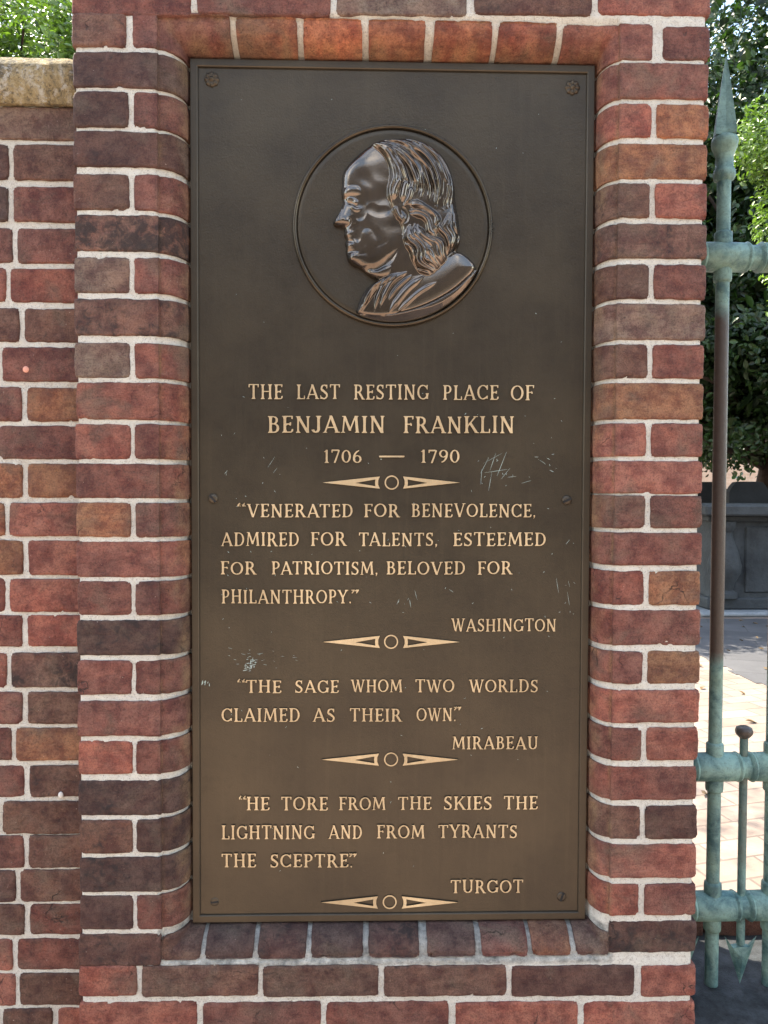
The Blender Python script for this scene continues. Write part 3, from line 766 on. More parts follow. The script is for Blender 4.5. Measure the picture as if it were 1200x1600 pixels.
def word(mb, txt, x0, x1, yt, yb):
    """txt spans photo pixels x0..x1, cap top yt, baseline yb, laid on the panel"""
    adv = []; x = 0
    KERN = {('A','V'): -.1, ('L','T'): -.08, ('T','A'): -.08, ('A','T'): -.08, ('P','A'): -.06}
    for i, ch in enumerate(txt):
        if i: x += .05+KERN.get((txt[i-1], ch), 0)
        adv.append(x); x += glyph(ch)[0]
    A = at(x0, yb, FY); B = at(x1, yb, FY); T_ = at(x0, yt, FY)
    ch_ = T_.z-A.z; sx = (B.x-A.x)/(x-.10); sl = (B.z-A.z)/(B.x-A.x)
    for ch, a in zip(txt, adv):
        wd, L, tr = glyph(ch); jz = random.uniform(-.0005, .0005); sc = ch_*random.uniform(.98, 1.02)
        fn = lambda gx_, gy_: (A.x+(gx_+a-.05)*sx, A.z+gy_*sc+((gx_+a)*sx)*sl+jz)
        raise_loops(mb, L, tr, fn, FY-.0034, FY+.001)
LINES = [[('THE',389,441.5,601,624),('LAST',464,531,601,624),('RESTING',553,669,601,624.5),('PLACE',692,778,602,625),('OF',798,833,602,626)],
 [('BENJAMIN',419,601,650,676.5),('FRANKLIN',630.5,802.5,650.5,677)],
 [('1706',506.5,565,703,723.5),('-',592,632,703,723.5),('1790',657.5,717,703,723.5)],
 [('<',371,385,787,808),('VENERATED',387,551,787,808),('FOR',569,623.5,787,808),('BENEVOLENCE,',643,836,787,808)],
 [('ADMIRED',346.5,467,831.5,853),('FOR',486,540.5,831.5,853),('TALENTS,',561,683,832,853),('ESTEEMED',708,852,832,853)],
 [('FOR',345.5,400,877,897.5),('PATRIOTISM,',425,590,877,897.5),('BELOVED',604,726,877,897.5),('FOR',746,799,877,897.5)],
 [('PHILANTHROPY.',347,549,921,942.5),('>',549,561,921,942.5)],
 [('WASHINGTON',705.5,868,966,986)],
 [('<',371,385,1061.5,1082),('THE',385,439.5,1062,1082),('SAGE',461.5,529,1062,1082),('WHOM',549,628,1061,1081),('TWO',649,709,1061,1081),('WORLDS',733,839.5,1061,1081)],
 [('CLAIMED',347,468.5,1106,1127),('AS',489.5,523,1106,1127),('THEIR',547,627,1106,1126.5),('OWN.',651,712,1105.5,1126),('>',708.5,720.5,1103,1124)],
 [('MIRABEAU',706.5,839.5,1150,1170)],
 [('<',373.5,386,1243.5,1265),('HE',386,421,1244,1265),('TORE',440,512,1244,1265),('FROM',530,602,1244,1264.5),('THE',622,673.5,1243.5,1264),('SKIES',693.5,767.5,1243,1264),('THE',787,839,1242.5,1263.5)],
 [('LIGHTNING',347,491.5,1288.5,1310),('AND',514,565.5,1288.5,1309.5),('FROM',589,663,1288,1309),('TYRANTS',685,807,1287.5,1308)],
 [('THE',347,400,1333,1354),('SCEPTRE.',423,551,1333,1354),('>',545.5,557.5,1332,1353)],
 [('TURGOT',704,816.5,1373.5,1394)]]
for L in LINES:
    for wd in L:
        mb = MB(); word(mb, *wd)
        mb.build({'<': 'quotation_mark', '>': 'quotation_mark', '-': 'dash'}.get(wd[0], 'lettering'), [LETTER, LSIDE], plaque)
# dividers: two hollow darts and a ring
def divider(cx, cy, xl, xli, xri, xr, hh):
    for xa, xb in ((xl, xli), (xr, xri)):
        mb = MB()
        sgn = 1 if xb > xa else -1
        o = [(xa, cy), (xb, cy-hh), (xb-sgn*2.6, cy-hh*.35), (xb-sgn*2.6, cy+hh*.35), (xb, cy+hh)]
        i = [(xb-sgn*38, cy+.6), (xb-sgn*7, cy-hh*.52), (xb-sgn*7.5, cy), (xb-sgn*7, cy+hh*.60)]
        loops = [o, i]; P3 = [[Vector((p[0], -p[1], 0)) for p in l] for l in loops]
        def fn(x, y): q = at(x, y, FY); return (q.x, q.z)
        raise_loops(mb, loops, tessellate_polygon(P3), fn, FY-.0034, FY+.001)
        mb.build('dart_ornament', [LETTER, LSIDE], plaque)
    mb = MB(); c = at(cx, cy, FY); R0, R1 = .0139, .0113
    ring = [[(R0*math.cos(2*math.pi*k/36), R0*math.sin(2*math.pi*k/36)) for k in range(36)], [(R1*math.cos(2*math.pi*k/36), R1*math.sin(2*math.pi*k/36)) for k in range(36)]]
    raise_loops(mb, ring, tessellate_polygon([[Vector((*p, 0)) for p in l] for l in ring]), lambda x, y: (c.x+x, c.z+y), FY-.0020, FY+.001)
    mb.build('ring_ornament', [LETTER, LSIDE], plaque)
divider(612, 754, 504, 593.5, 629.6, 718.5, 9.5)
divider(611, 1002.5, 504, 593.5, 629.6, 718.5, 9.5)
divider(611, 1186, 502.5, 592, 629, 716, 9.5)
divider(608.8, 1408.7, 501.5, 590.4, 627.6, 715.5, 9.5)

# --- fixings
def rosette(px, py):
    c = at(px, py, FY); mb = MB(); n = 40; vs = []; fs = []
    rr = [1.0, .96, .8, .62, .45, .3, .22, .1, 0.001]; hh_ = [0, .0028, .0042, .0046, .0042, .0036, .0062, .0070, .0072]
    for r, h in zip(rr, hh_):
        for k in range(n):
            a = 2*math.pi*k/n; lobe = .5+.5*math.cos(8*a)
            q = .0148*r*(1-.10*(1-lobe)*(r > .5)); y = FY-h+(.0016*(1-lobe) if .25 < r < .97 else 0)
            vs.append((c.x+q*math.cos(a), min(y, FY+.0005), c.z+q*math.sin(a)))
    for i in range(len(rr)-1):
        for k in range(n): fs.append((i*n+k, i*n+(k+1) % n, (i+1)*n+(k+1) % n, (i+1)*n+k))
    mb.add(vs, fs); mb.build('rosette', SCREWM, plaque, smooth=True)
def screw(px, py, slot, r=.0082, dome=.0032):
    c = at(px, py, FY); mb = MB(); n = 24; vs = []; fs = []
    st = [(1.0, 0), (.98, .3), (.85, .7), (.6, .92), (.3, 1), (.001, 1.0)]
    ca, sa = math.cos(slot), math.sin(slot)
    for q, h in st:
        for k in range(n):
            a = 2*math.pi*k/n; x, z_ = r*q*math.cos(a), r*q*math.sin(a)
            vs.append((c.x+x, FY-dome*h, c.z+z_))
    for i in range(len(st)-1):
        for k in range(n): fs.append((i*n+k, i*n+(k+1) % n, (i+1)*n+(k+1) % n, (i+1)*n+k))
    mb.add(vs, fs); o = mb.build('screw', SCREWM, plaque, smooth=True)
    mb = MB(); w_ = r*.22; L = r*.90
    vs = []
    for dy in (-dome*1.10, -dome*.2):
        for u, v in ((-L, -w_), (L, -w_), (L, w_), (-L, w_)):
            vs.append((c.x+u*ca-v*sa, FY+dy, c.z+u*sa+v*ca))
    mb.add(vs, [(0,1,2,3),(4,7,6,5),(0,4,5,1),(1,5,6,2),(2,6,7,3),(3,7,4,0)]); mb.build('slot', DARKSTONE, o)
RIM = bronze_material('bronze_rim', (.12, .095, .065), (.06, .048, .036), .28, .8, .08)
SCREWM = bronze_material('bronze_screw', (.12, .095, .065), (.06, .048, .036), .45, .6, .3)
rosette(331, 124.5); rosette(894.5, 137)
screw(333, 779, rad(-50), .0098, .0055); screw(885.5, 781.5, rad(25), .0098, .0055); screw(335.5, 1409, rad(8), .0085, .0018); screw(877.5, 1401, rad(70), .0095, .0025)

# --- medallion
MC = at(614, 354.3, FY); KM = .3655e-3                # metres per unit of the relief drawing (centre 597, 598)
def ml(u, v): return (MC.x+(u-597)*KM, MC.z-(v-598)*KM)
mb = MB()
prof = []
for k in range(0, 23):
    r = 500*k/22; prof.append((r*KM+.00001, .0008+.0020*(r/500)**4))
prof += [(506*KM, .0014), (507*KM, -.002)]
mb.lathe([(r, -h) for r, h in prof], (MC.x, FY, MC.z), 'y', 120); med = mb.build('medallion', PANEL, plaque, smooth=True, angle=60)

mb = MB(); mb.lathe([(505*KM, .002), (507*KM, -.0032), (511*KM, -.0058), (517*KM, -.0072), (523*KM, -.0068), (528*KM, -.0048), (531*KM, -.0022), (533*KM, .001)], (MC.x, FY, MC.z), 'y', 140)
mb.f = mb.f[:-2]; mb.m = mb.m[:-2]; mb.build('rim', RIM, med, smooth=True, angle=70)
NG = 330; U0, U1, V0, V1 = 255, 1075, 130, 1125
uu = np.linspace(U0, U1, NG); vv_ = np.linspace(V0, V1, int(NG*(V1-V0)/(U1-U0))); UU, VV = np.meshgrid(uu, vv_)
def smooth_poly(P, it=2):
    P = np.array(P, float)
    for _ in range(it):
        Q = np.roll(P, -1, 0); P = np.stack([.75*P+.25*Q, .25*P+.75*Q], 1).reshape(-1, 2)
    return P
def inside_dist(P):
    """signed distance: positive inside"""
    d2 = np.full(UU.shape, 1e9); ins = np.zeros(UU.shape, bool)
    for i in range(len(P)):
        a, b = P[i], P[(i+1) % len(P)]; ab = b-a; L = ab@ab+1e-9
        t_ = np.clip(((UU-a[0])*ab[0]+(VV-a[1])*ab[1])/L, 0, 1)
        d2 = np.minimum(d2, (UU-a[0]-t_*ab[0])**2+(VV-a[1]-t_*ab[1])**2)
        c = (a[1] > VV) != (b[1] > VV)
        xi = a[0]+(VV-a[1])*ab[0]/(ab[1] if abs(ab[1]) > 1e-9 else 1e-9)
        ins ^= c & (UU < xi)
    return np.where(ins, 1, -1)*np.sqrt(d2)
def dome(d, R): return np.sqrt(np.clip(1-(1-np.clip(d/R, 0, 1))**2, 0, 1))
def spline(P, n=24):
    P = np.array(P, float); t_ = np.linspace(0, len(P)-1, n); o = []
    for q in t_:
        i = min(int(q), len(P)-2); f = q-i
        p0, p1, p2, p3 = P[max(i-1, 0)], P[i], P[i+1], P[min(i+2, len(P)-1)]
        o.append(.5*((2*p1)+(-p0+p2)*f+(2*p0-5*p1+4*p2-p3)*f*f+(-p0+3*p1-3*p2+p3)*f**3))
    return np.array(o)
def stroke(P, w, taper=True, n=20):
    """smooth ridge 0..1 along a curve"""
    S = spline(P, n) if len(P) > 2 else np.array(P, float); h = np.zeros(UU.shape)
    for i in range(len(S)-1):
        a, b = S[i], S[i+1]; ab = b-a; L = ab@ab+1e-9
        t_ = np.clip(((UU-a[0])*ab[0]+(VV-a[1])*ab[1])/L, 0, 1)
        d = np.hypot(UU-a[0]-t_*ab[0], VV-a[1]-t_*ab[1])
        g = (i+t_)/(len(S)-1); ww = w*(np.clip(np.minimum(g*5, (1-g)*3.5), .15, 1) if taper else 1)
        h = np.maximum(h, np.clip(1-(d/ww)**2, 0, 1)**.9*(ww/w if taper is True else 1))
    return h
def blob(cx, cy, rx, ry, rot=0):
    c, s_ = math.cos(rot), math.sin(rot); x = (UU-cx)*c+(VV-cy)*s_; y = -(UU-cx)*s_+(VV-cy)*c
    return np.exp(-((x/rx)**2+(y/ry)**2))
face_p = smooth_poly([(560,150),(500,165),(440,205),(385,255),(345,300),(328,335),(326,380),(324,425),(326,450),(334,474),(326,505),(306,545),(280,580),(284,602),(306,610),(336,612),(341,632),(338,656),(350,672),(342,694),(350,716),(346,735),(352,756),(360,790),(385,812),(420,822),(465,860),(515,888),(560,905),(640,960),(800,900),(880,780),(940,700),(940,560),(925,480),(915,360),(880,265),(820,205),(740,165),(650,148)], 2)
hair_p = smooth_poly([(470,178),(560,148),(680,146),(790,185),(872,262),(920,370),(928,480),(948,570),(955,690),(905,780),(865,845),(790,880),(735,850),(690,770),(655,690),(640,610),(600,540),(572,480),(570,400),(582,320),(545,245),(490,200)], 2)
body_p = smooth_poly([(398,1066),(412,1010),(440,950),(480,905),(540,872),(660,800),(760,830),(900,735),(950,728),(1000,762),(1046,812),(1010,872),(930,945),(840,1000),(740,1045),(640,1072),(540,1088),(450,1080)], 2)
cut_p = smooth_poly([(400,1064),(520,1078),(640,1062),(740,1035),(840,990),(930,935),(1010,862),(1044,812),(1062,850),(1030,920),(960,1000),(850,1070),(720,1105),(590,1112),(480,1096)], 2)
dF, dH, dB, dC = inside_dist(face_p), inside_dist(hair_p), inside_dist(body_p), inside_dist(cut_p)
mm = 1e-3
Hf = (9*dome(dF, 45)+9*dome(dF, 190))*mm
# face modelling
Hf += (dF > 0)*mm*(2.6*blob(430, 300, 80, 70) + 2.4*stroke([(330,452),(360,432),(398,430),(430,450)], 24) - 4.5*blob(372, 478, 34, 20, .3)
      + 3.2*stroke([(352,470),(385,478),(412,500)], 15) - 1.6*stroke([(356,488),(385,500),(415,520)], 7) + 2.2*stroke([(372,500),(400,528),(432,520)], 14)
      - 1.3*stroke([(420,500),(432,540),(410,580)], 30) + 3.4*stroke([(318,500),(304,545),(292,580)], 17) + 3.0*blob(350, 590, 22, 18) + 2.6*blob(296, 588, 16, 15)
      - 1.6*stroke([(374,575),(370,600),(350,616)], 9) - 1.2*stroke([(392,600),(405,650),(412,700)], 22)
      + 1.6*blob(500, 600, 85, 90) + 2.4*blob(360, 655, 20, 14) - 2.4*stroke([(338,683),(365,687),(390,694)], 8) + 2.6*blob(366, 712, 22, 12) - 2.2*blob(375, 742, 26, 9)
      + 4.0*blob(384, 778, 26, 26) + 1.5*stroke([(410,800),(460,800),(520,770),(570,700)], 46) - 2.4*stroke([(430,822),(500,830),(570,790),(630,720)], 22)
      + 3.2*stroke([(455,850),(520,862),(590,820)], 26) - 1.6*blob(560, 470, 50, 60) + 2.0*blob(560, 700, 60, 50))
Hf += (dF > 0)*mm*(.40*np.sin(UU/34+np.sin(VV/41)*1.7)*np.sin(VV/37+np.sin(UU/49)*1.5)+1.4*blob(470, 420, 70, 50)+1.3*stroke([(450,640),(480,700),(470,760)], 34)-1.2*stroke([(470,520),(520,540),(580,530)], 30))
for _ in range(3):
    Q = Hf.copy(); Q[1:-1, 1:-1] = (Hf[1:-1, 1:-1]*4+Hf[:-2, 1:-1]+Hf[2:, 1:-1]+Hf[1:-1, :-2]+Hf[1:-1, 2:])/8; Hf = Q
Hh = (dH > 0)*mm*(4.2*dome(dH, 34)+4.6*dome(dH, 120))
rs = random.Random(5)
U_, V_ = UU, VV                                       # hair is combed in a wavy frame
amp_ = 1.5+11*np.clip((VV-470)/140, 0, 1)
UU, VV = U_+amp_*np.sin(V_/23+U_/70)+.15*amp_*np.sin(V_/11-U_/37), V_+.5*amp_*np.sin(U_/21+V_/60)
def family(guides, per, w, amp, jit=6):
    out = np.zeros(UU.shape)
    for a, b in zip(guides[:-1], guides[1:]):
        for k in range(per):
            f = (k+rs.uniform(-.2, .2))/per
            P = [(p[0]*(1-f)+q[0]*f+rs.uniform(-jit, jit), p[1]*(1-f)+q[1]*f+rs.uniform(-jit, jit)) for p, q in zip(a, b)]
            s0 = rs.choice([0, 0, 1]); P = P[s0:]
            out = np.maximum(out, stroke(P, w*rs.uniform(.65, 1.25))*rs.uniform(.55, 1.1))
    return out*amp
top = [[(500,185),(550,228),(578,290),(590,350),(585,410),(575,470)], [(470,182),(570,207),(650,270),(695,340),(715,400),(700,460)],
       [(540,166),(640,194),(730,258),(790,340),(818,430),(812,520)], [(620,158),(720,184),(800,248),(850,330),(868,420),(850,530)],
       [(700,162),(788,204),(852,272),(892,350),(902,430),(876,520)], [(760,178),(838,234),(886,312),(910,390),(916,460),(900,520)]]
Hs = family(top, 3, 19, 6.5*mm) + family(top, 6, 9, 2.2*mm, 9)
for P, w_, a in [([(602,372),(578,430),(584,492)],17,5),([(640,366),(606,430),(598,482)],17,5.5),([(668,388),(652,440),(640,500)],18,5.5),([(690,420),(676,470),(650,520)],15,4.5),([(596,520),(620,555),(640,600)],14,4)]:
    Hs = np.maximum(Hs, stroke(P, w_)*a*mm)
curls = [[(672,508),(715,500),(768,528),(808,570),(834,620),(826,664)], [(690,555),(722,562),(762,592),(794,632),(808,664),(790,694)]]
Hs = np.maximum(Hs, family(curls, 3, 19, 8.0*mm, 5)+family(curls, 6, 7, 2*mm, 5)); Hs = np.maximum(Hs, stroke(curls[1], 18)*7*mm)
locks = [[(652,610),(658,664),(678,724),(700,784),(732,836),(784,872)], [(690,612),(716,664),(748,714),(788,764),(828,806),(852,834)], [(742,650),(792,676),(832,712),(862,748),(882,780),(872,812)]]
Hs = np.maximum(Hs, family(locks, 4, 20, 8.0*mm, 8)+family(locks, 7, 8, 2.2*mm, 9)); Hs = np.maximum(Hs, stroke(locks[2], 17)*7*mm)
tail = [[(862,548),(848,592),(852,636),(872,684),(892,716),(900,742)], [(912,546),(930,592),(936,636),(930,684),(924,712),(918,736)]]
Hs = np.maximum(Hs, family(tail, 3, 20, 6*mm, 4)); Hs = np.maximum(Hs, stroke(tail[1], 16)*5*mm)
UU, VV = U_, V_
Hs -= 2.0*mm*stroke([(640,520),(664,570),(646,606)], 16)     # hollow at the ear
Hs += 3.0*mm*blob(650, 580, 13, 18)
Hs += 1.4*mm*stroke([(690,480),(760,500),(850,560)], 6)*0
Hhead = np.where(dF > 0, Hf, 0)+Hh+np.where(dH > -6, Hs, 0)
edge = np.clip((UU-420)/620, 0, 1)
Hbody = (dB > 0)*(10*dome(dB, 26)+(4+7*edge)*dome(dB, 130))*mm
for P, w_, a in [([(690,838),(600,890),(555,960),(530,1030)],15,4.5),([(650,836),(560,900),(520,970),(500,1050)],14,4.5),([(610,850),(530,905),(470,980),(430,1060)],16,4.5),([(560,868),(490,930),(450,1000),(415,1060)],14,4),
                 ([(760,868),(680,930),(620,1000),(575,1060)],18,3.5),([(830,900),(740,950),(670,1010),(610,1066)],12,2.5),([(700,860),(620,930),(570,1000)],9,3),([(520,900),(470,950),(440,1010)],9,3)]:
    Hbody += (dB > 0)*stroke(P, w_)*a*mm
Hcut = (dC > 0)*np.clip((inside_dist(smooth_poly([(p[0], p[1]) for p in [(360,1090),(420,1101),(480,1100),(590,1116),(720,1110),(852,1076),(966,1004),(1038,922),(1072,846),(1050,700),(400,700)]], 1))), 0, 60)/60*19*mm
Hz = np.maximum(np.maximum(Hhead, Hbody), Hcut)
Hz = np.where((dF > 0) & (dB > 20) & (dH < 0) & (VV > 880), np.maximum(Hbody, Hf*.5), Hz)
for _ in range(1):
    Q = Hz.copy(); Q[1:-1, 1:-1] = (Hz[1:-1, 1:-1]*4+Hz[:-2, 1:-1]+Hz[2:, 1:-1]+Hz[1:-1, :-2]+Hz[1:-1, 2:])/8; Hz = Q
mask = (np.maximum(np.maximum(dF, dH), np.maximum(dB, dC)) > -4) & ((UU-597)**2+(VV-598)**2 < 503**2)
Hz = np.where(np.maximum(np.maximum(dF, dH), np.maximum(dB, dC)) > 0, Hz+.0012, -.0005)
ok = mask[:-1, :-1] & mask[1:, :-1] & mask[:-1, 1:] & mask[1:, 1:]
ny_, nx_ = UU.shape; idx = np.arange(nx_*ny_).reshape(ny_, nx_)
quads = np.stack([idx[:-1, :-1][ok], idx[1:, :-1][ok], idx[1:, 1:][ok], idx[:-1, 1:][ok]], 1)
VX = np.stack([MC.x+(UU-597)*KM, FY-.0006-Hz*1.05, MC.z-(VV-598)*KM], -1).reshape(-1, 3)
used = np.unique(quads); rem = np.zeros(nx_*ny_, int); rem[used] = np.arange(len(used))
np_mesh('bust_relief', VX[used], rem[quads], RELIEF, med, smooth=True)

# --- scratches and flecks of old paint on the panel
mb = MB(); rs = random.Random(11)
def fleck(px, py, L, w_, ang):
    c = at(px, py, FY-.0003); ca, sa = math.cos(ang), math.sin(ang); k = .00125
    P = []
    for q in range(5):
        t_ = q/4-.5; ww = .75*w_*(1-abs(t_)*1.2)*rs.uniform(.6, 1.2)
        P.append((t_*L, ww/2)); P.append((t_*L+rs.uniform(-.2, .2), -ww/2))
    vs = [(c.x+(u*ca-v*sa)*k, FY-.0003-rs.uniform(0, .0001), c.z+(u*sa+v*ca)*k) for u, v in P]
    mb.add(vs, [(2*q, 2*q+1, 2*q+3, 2*q+2) for q in range(4)])
for x, y, L, w_, a in [(757,728,26,.7,1.1),(770,722,28,.8,1.25),(784,725,40,1.0,1.2),(790,740,22,.8,.9),(752,745,24,.6,1.5),(766,752,30,.6,1.4),(775,736,36,.7,.15),(770,716,34,.5,.5),(800,745,14,.6,.1),(822,753,16,.5,.3),(848,722,12,.7,-.6),(862,736,7,1,-.4),(857,717,5,1,-.5),(838,714,6,.8,0),
                       (424,722,20,.5,1.0),(430,735,10,.5,.9),(353,738,7,.8,.9),(871,915,24,.7,-1.4),(889,912,10,.6,-1.3),(888,935,22,.6,-1.4),(887,847,9,.8,.9),(641,943,12,.8,-1.4),(622,940,10,.6,1.2),(650,930,16,.5,-1.3),(705,923,8,.8,-.6)]:
    fleck(x, y, L, w_, a)
    for _ in range(1): fleck(x+rs.uniform(-14, 14), y+rs.uniform(-8, 8), rs.uniform(1.2, 4), rs.uniform(.5, 1), rs.uniform(0, 3))
for _ in range(26): fleck(392+rs.gauss(0, 5), 1040+rs.gauss(0, 5), rs.uniform(2, 8), rs.uniform(.8, 1.8), rs.choice([1.5, 1.3, 0.2]))
for _ in range(22): fleck(400+rs.gauss(0, 26), 1027+rs.gauss(0, 9), rs.uniform(1.5, 7), rs.uniform(.4, .9), rs.uniform(-.3, .3))
for _ in range(8): fleck(321+rs.gauss(0, 5), 1066+rs.gauss(0, 1.5), rs.uniform(3, 6), rs.uniform(1.2, 2.2), rs.uniform(.8, 1.6))
for _ in range(100):
    x = rs.uniform(322, 900); y = 560+840*min(1, max(0, rs.gauss(.4, .2))) if False else rs.triangular(575, 1400, 800)
    fleck(x, y, rs.uniform(1, 3.5), rs.uniform(.5, 1.2), rs.uniform(0, 3.1))
for _ in range(18): fleck(rs.uniform(330, 890), rs.uniform(115, 560), rs.uniform(1, 2.5), rs.uniform(.5, 1.2), rs.uniform(0, 3))
mb.build('paint_flecks', WHITE, plaque)['kind'] = 'stuff'

# ------------------------------------------------------------------ metal fence right of the pier
FNY = .225
fence = thing('metal_fence', 'green patinated bronze fence with spear posts, tee rails and arrow pickets beside the pier', 'fence', (.75, FNY, -1.10))
def bare(o, fn):
    me = o.data; a = me.color_attributes.new('tone', 'FLOAT_COLOR', 'POINT')
    a.data.foreach_set('color', np.array([(fn(v.co),)*3+(1,) for v in me.vertices], dtype=np.float32).ravel()); return o
PXC = X(1123, 800, FNY); STEP = X(1214, 800, FNY)-PXC
kz = (FNY+1.45)/F_PX
ZT, ZM, ZB = Z(1130, 402, FNY), Z(1123, 1198, FNY), Z(1123, 1415, FNY)
ZFT = Z(1127, 86, FNY)
def rail(zc, r):
    mb = MB(); pr_ = []
    n = 9; x = PXC-STEP*1.5
    for k in range(-1, n):
        c = PXC+k*STEP; h = 38*kz if r > .03 else 36*kz
        w0 = r*.80
        pr_ += [(w0, c-h-.012), (w0*1.0, c-h-.004), (r*.93, c-h-.001), (r*1.02, c-h+.004), (r*.93, c-h+.009), (r*.97, c-h+.011), (r*.99, c), (r*.97, c+h-.011), (r*.93, c+h-.009), (r*1.02, c+h-.004), (r*.93, c+h+.001), (w0, c+h+.004)]
    mb.lathe([(a, b) for a, b in pr_], (0, FNY, zc), 'x', 30, wob=.03)
    return bare(mb.build('rail', VERDI, fence, smooth=True, angle=50), lambda p: .10)
RR = 23.3*kz
rail(ZT, RR); rail(ZM, RR); rail(ZB, RR)
def post(xc):
    rp = 10.3*kz; mb = MB()
    zb_ = Z(1123, 1556, FNY)
    mb.lathe([(rp, zb_+.02), (rp, -.6), (rp, -.2), (rp, .3), (rp, Z(1123, 262, FNY))], (xc, FNY, 0), 'z', 24)
    # more rings so the worn zone of the pole can be told apart
    mb = MB(); zs = np.linspace(zb_+.02, Z(1123, 225, FNY), 60)
    mb.lathe([(rp*(1+.012*noise.noise(Vector((0, 0, q*25)))), q) for q in zs], (xc, FNY, 0), 'z', 24)
    P = bare(mb.build('post', VERDI, fence, smooth=True, angle=50), lambda p: .66*(sstep(-.46, -.32, p.z)-sstep(.34, .47, p.z)) + .05)
    mb = MB(); rc = 13.5*kz
    mb.lathe([(rp, zb_+.024), (15*kz, zb_+.018), (17.5*kz, zb_+.008), (17.5*kz, zb_-.002), (15*kz, zb_-.012), (8*kz, zb_-.018)], (xc, FNY, 0), 'z', 24, wob=.05)
    bare(mb.build('foot_knob', VERDI, fence, smooth=True, angle=60), lambda p: .1)
    for zc in (ZT, ZM, ZB):
        for sgn in (1, -1):
            a = zc+sgn*RR*.75; b = zc+sgn*(RR+16*kz); mb = MB()
            mb.lathe([(rc, a), (rc*1.0, b-sgn*.006), (rc*.96, b-sgn*.002), (rp*1.05, b), (rp*.98, b+sgn*.001)], (xc, FNY, 0), 'z', 24, wob=.06)
            bare(mb.build('collar', VERDI, fence, smooth=True, angle=50), lambda p: .05)
    # spear finial: moulded socket, then a four-sided blade
    mb = MB(); q = lambda y: Z(1125, y, FNY)
    mb.lathe([(rp, q(300)), (rp, q(284)), (15*kz, q(281)), (17*kz, q(274)), (16*kz, q(267)), (13.5*kz, q(263)), (13*kz, q(245)), (15*kz, q(240)), (19*kz, q(230)), (20*kz, q(222)), (18.5*kz, q(216)), (12*kz, q(212))], (xc, FNY, 0), 'z', 28, wob=.03)
    bare(mb.build('socket', VERDI, fence, smooth=True, angle=50), lambda p: .0)
    mb = MB(); rr = [(q(214), 18.5), (q(208), 18.7), (q(160), 12), (q(120), 6.3), (q(88), .8)]; vs = []; fs = []
    for zz, hw in rr:
        hw *= kz; a0 = rad(28)
        for k in range(8):
            a = a0+k*math.pi/4; r_ = hw*(1.16 if k % 2 == 0 else .70)
            vs.append((xc+r_*math.cos(a), FNY+r_*math.sin(a), zz))
    for i in range(len(rr)-1):
        for k in range(8): fs.append((i*8+k, i*8+(k+1) % 8, (i+1)*8+(k+1) % 8, (i+1)*8+k))
    fs.append(tuple(range(8))); fs.append(tuple(32+k for k in range(8)))
    mb.add(vs, fs); bare(mb.build('finial', VERDI, fence), lambda p: .0)
def picket(xc):
    rp = 6.4*kz; q = lambda y: Z(1168, y, FNY); mb = MB()
    zs = np.linspace(q(1474), q(1150), 24)
    mb.lathe([(rp, z_) for z_ in zs], (xc, FNY, 0), 'z', 18)
    bare(mb.build('picket', VERDI, fence, smooth=True, angle=50), lambda p: .42*sstep(q(1420), q(1330), p.z)+.05)
    mb = MB(); mb.lathe([(rp, q(1153)), (9*kz, q(1151)), (13*kz, q(1146)), (13.6*kz, q(1142)), (12*kz, q(1137)), (7*kz, q(1134.5)), (1*kz, q(1134))], (xc, FNY, 0), 'z', 22)
    bare(mb.build('picket_head', VERDI, fence, smooth=True, angle=60), lambda p: .9)
    mb = MB(); d = 6*kz; zt_, zb_ = q(1462), q(1537); hw = 26*kz; zn = q(1476)
    vs = [(xc-hw, FNY, zt_), (xc, FNY-d, zn), (xc+hw, FNY, zt_), (xc, FNY+d, zn), (xc, FNY, zb_), (xc-hw*.55, FNY-d*.8, q(1478)), (xc+hw*.55, FNY-d*.8, q(1478)), (xc, FNY-d*1.3, q(1495)), (xc-hw*.55, FNY+d*.8, q(1478)), (xc+hw*.55, FNY+d*.8, q(1478)), (xc, FNY+d*1.3, q(1495))]
    fs = [(0,5,4),(5,7,4),(7,6,4),(6,2,4),(5,1,7),(1,6,7),(0,8,1,5),(1,3,9,6) if False else (1,6,2,9),(8,3,1),(1,3,9),(0,4,8),(8,4,10),(10,4,9),(9,4,2),(8,10,3),(3,10,9)]
    mb.add(vs, fs); bare(mb.build('arrow_tip', VERDI, fence), lambda p: .0)
for k in range(8):
    post(PXC+k*STEP)
for k in range(-1, 8): picket(PXC+(k+.5)*STEP+.0)

# ------------------------------------------------------------------ ground and setting
GZ = -1.05; SZ = -1.62
GROUNDM = paver_material('sidewalk_paving', (.36, .24, .18), (.50, .38, .30), (.25, .21, .18), rad(0))
CHURCH = paver_material('churchyard_paving', (.21, .15, .12), (.30, .235, .20), (.06, .045, .04), rad(-14))
ASPH = simple('asphalt', (.10, .10, .10), (.16, .155, .15), 8, .9)
DIRT = simple('earth', (.12, .10, .07), (.2, .17, .12), 2, .95)
mb = MB(); mb.add([(-400, -400, SZ-.03), (400, -400, SZ-.03), (400, 400, SZ-.03), (-400, 400, SZ-.03)], [(0, 1, 2, 3)]); struct(mb.build('ground', DIRT))
mb = MB(); mb.box(-30, 30, -4.6, .40, SZ-.026, SZ); struct(mb.build('sidewalk', GROUNDM))
mb = MB(); mb.box(-60, 60, -14, -4.75, SZ-.026, SZ-.014); struct(mb.build('road', ASPH))
mb = MB(); mb.box(-30, 30, -4.74, -4.605, SZ-.026, SZ+.01, b=.01); struct(mb.build('kerb', COPING))
mb = MB(); mb.box(-40, 40, .43, 45, SZ-.02, GZ); struct(mb.build('churchyard_pavement', CHURCH))
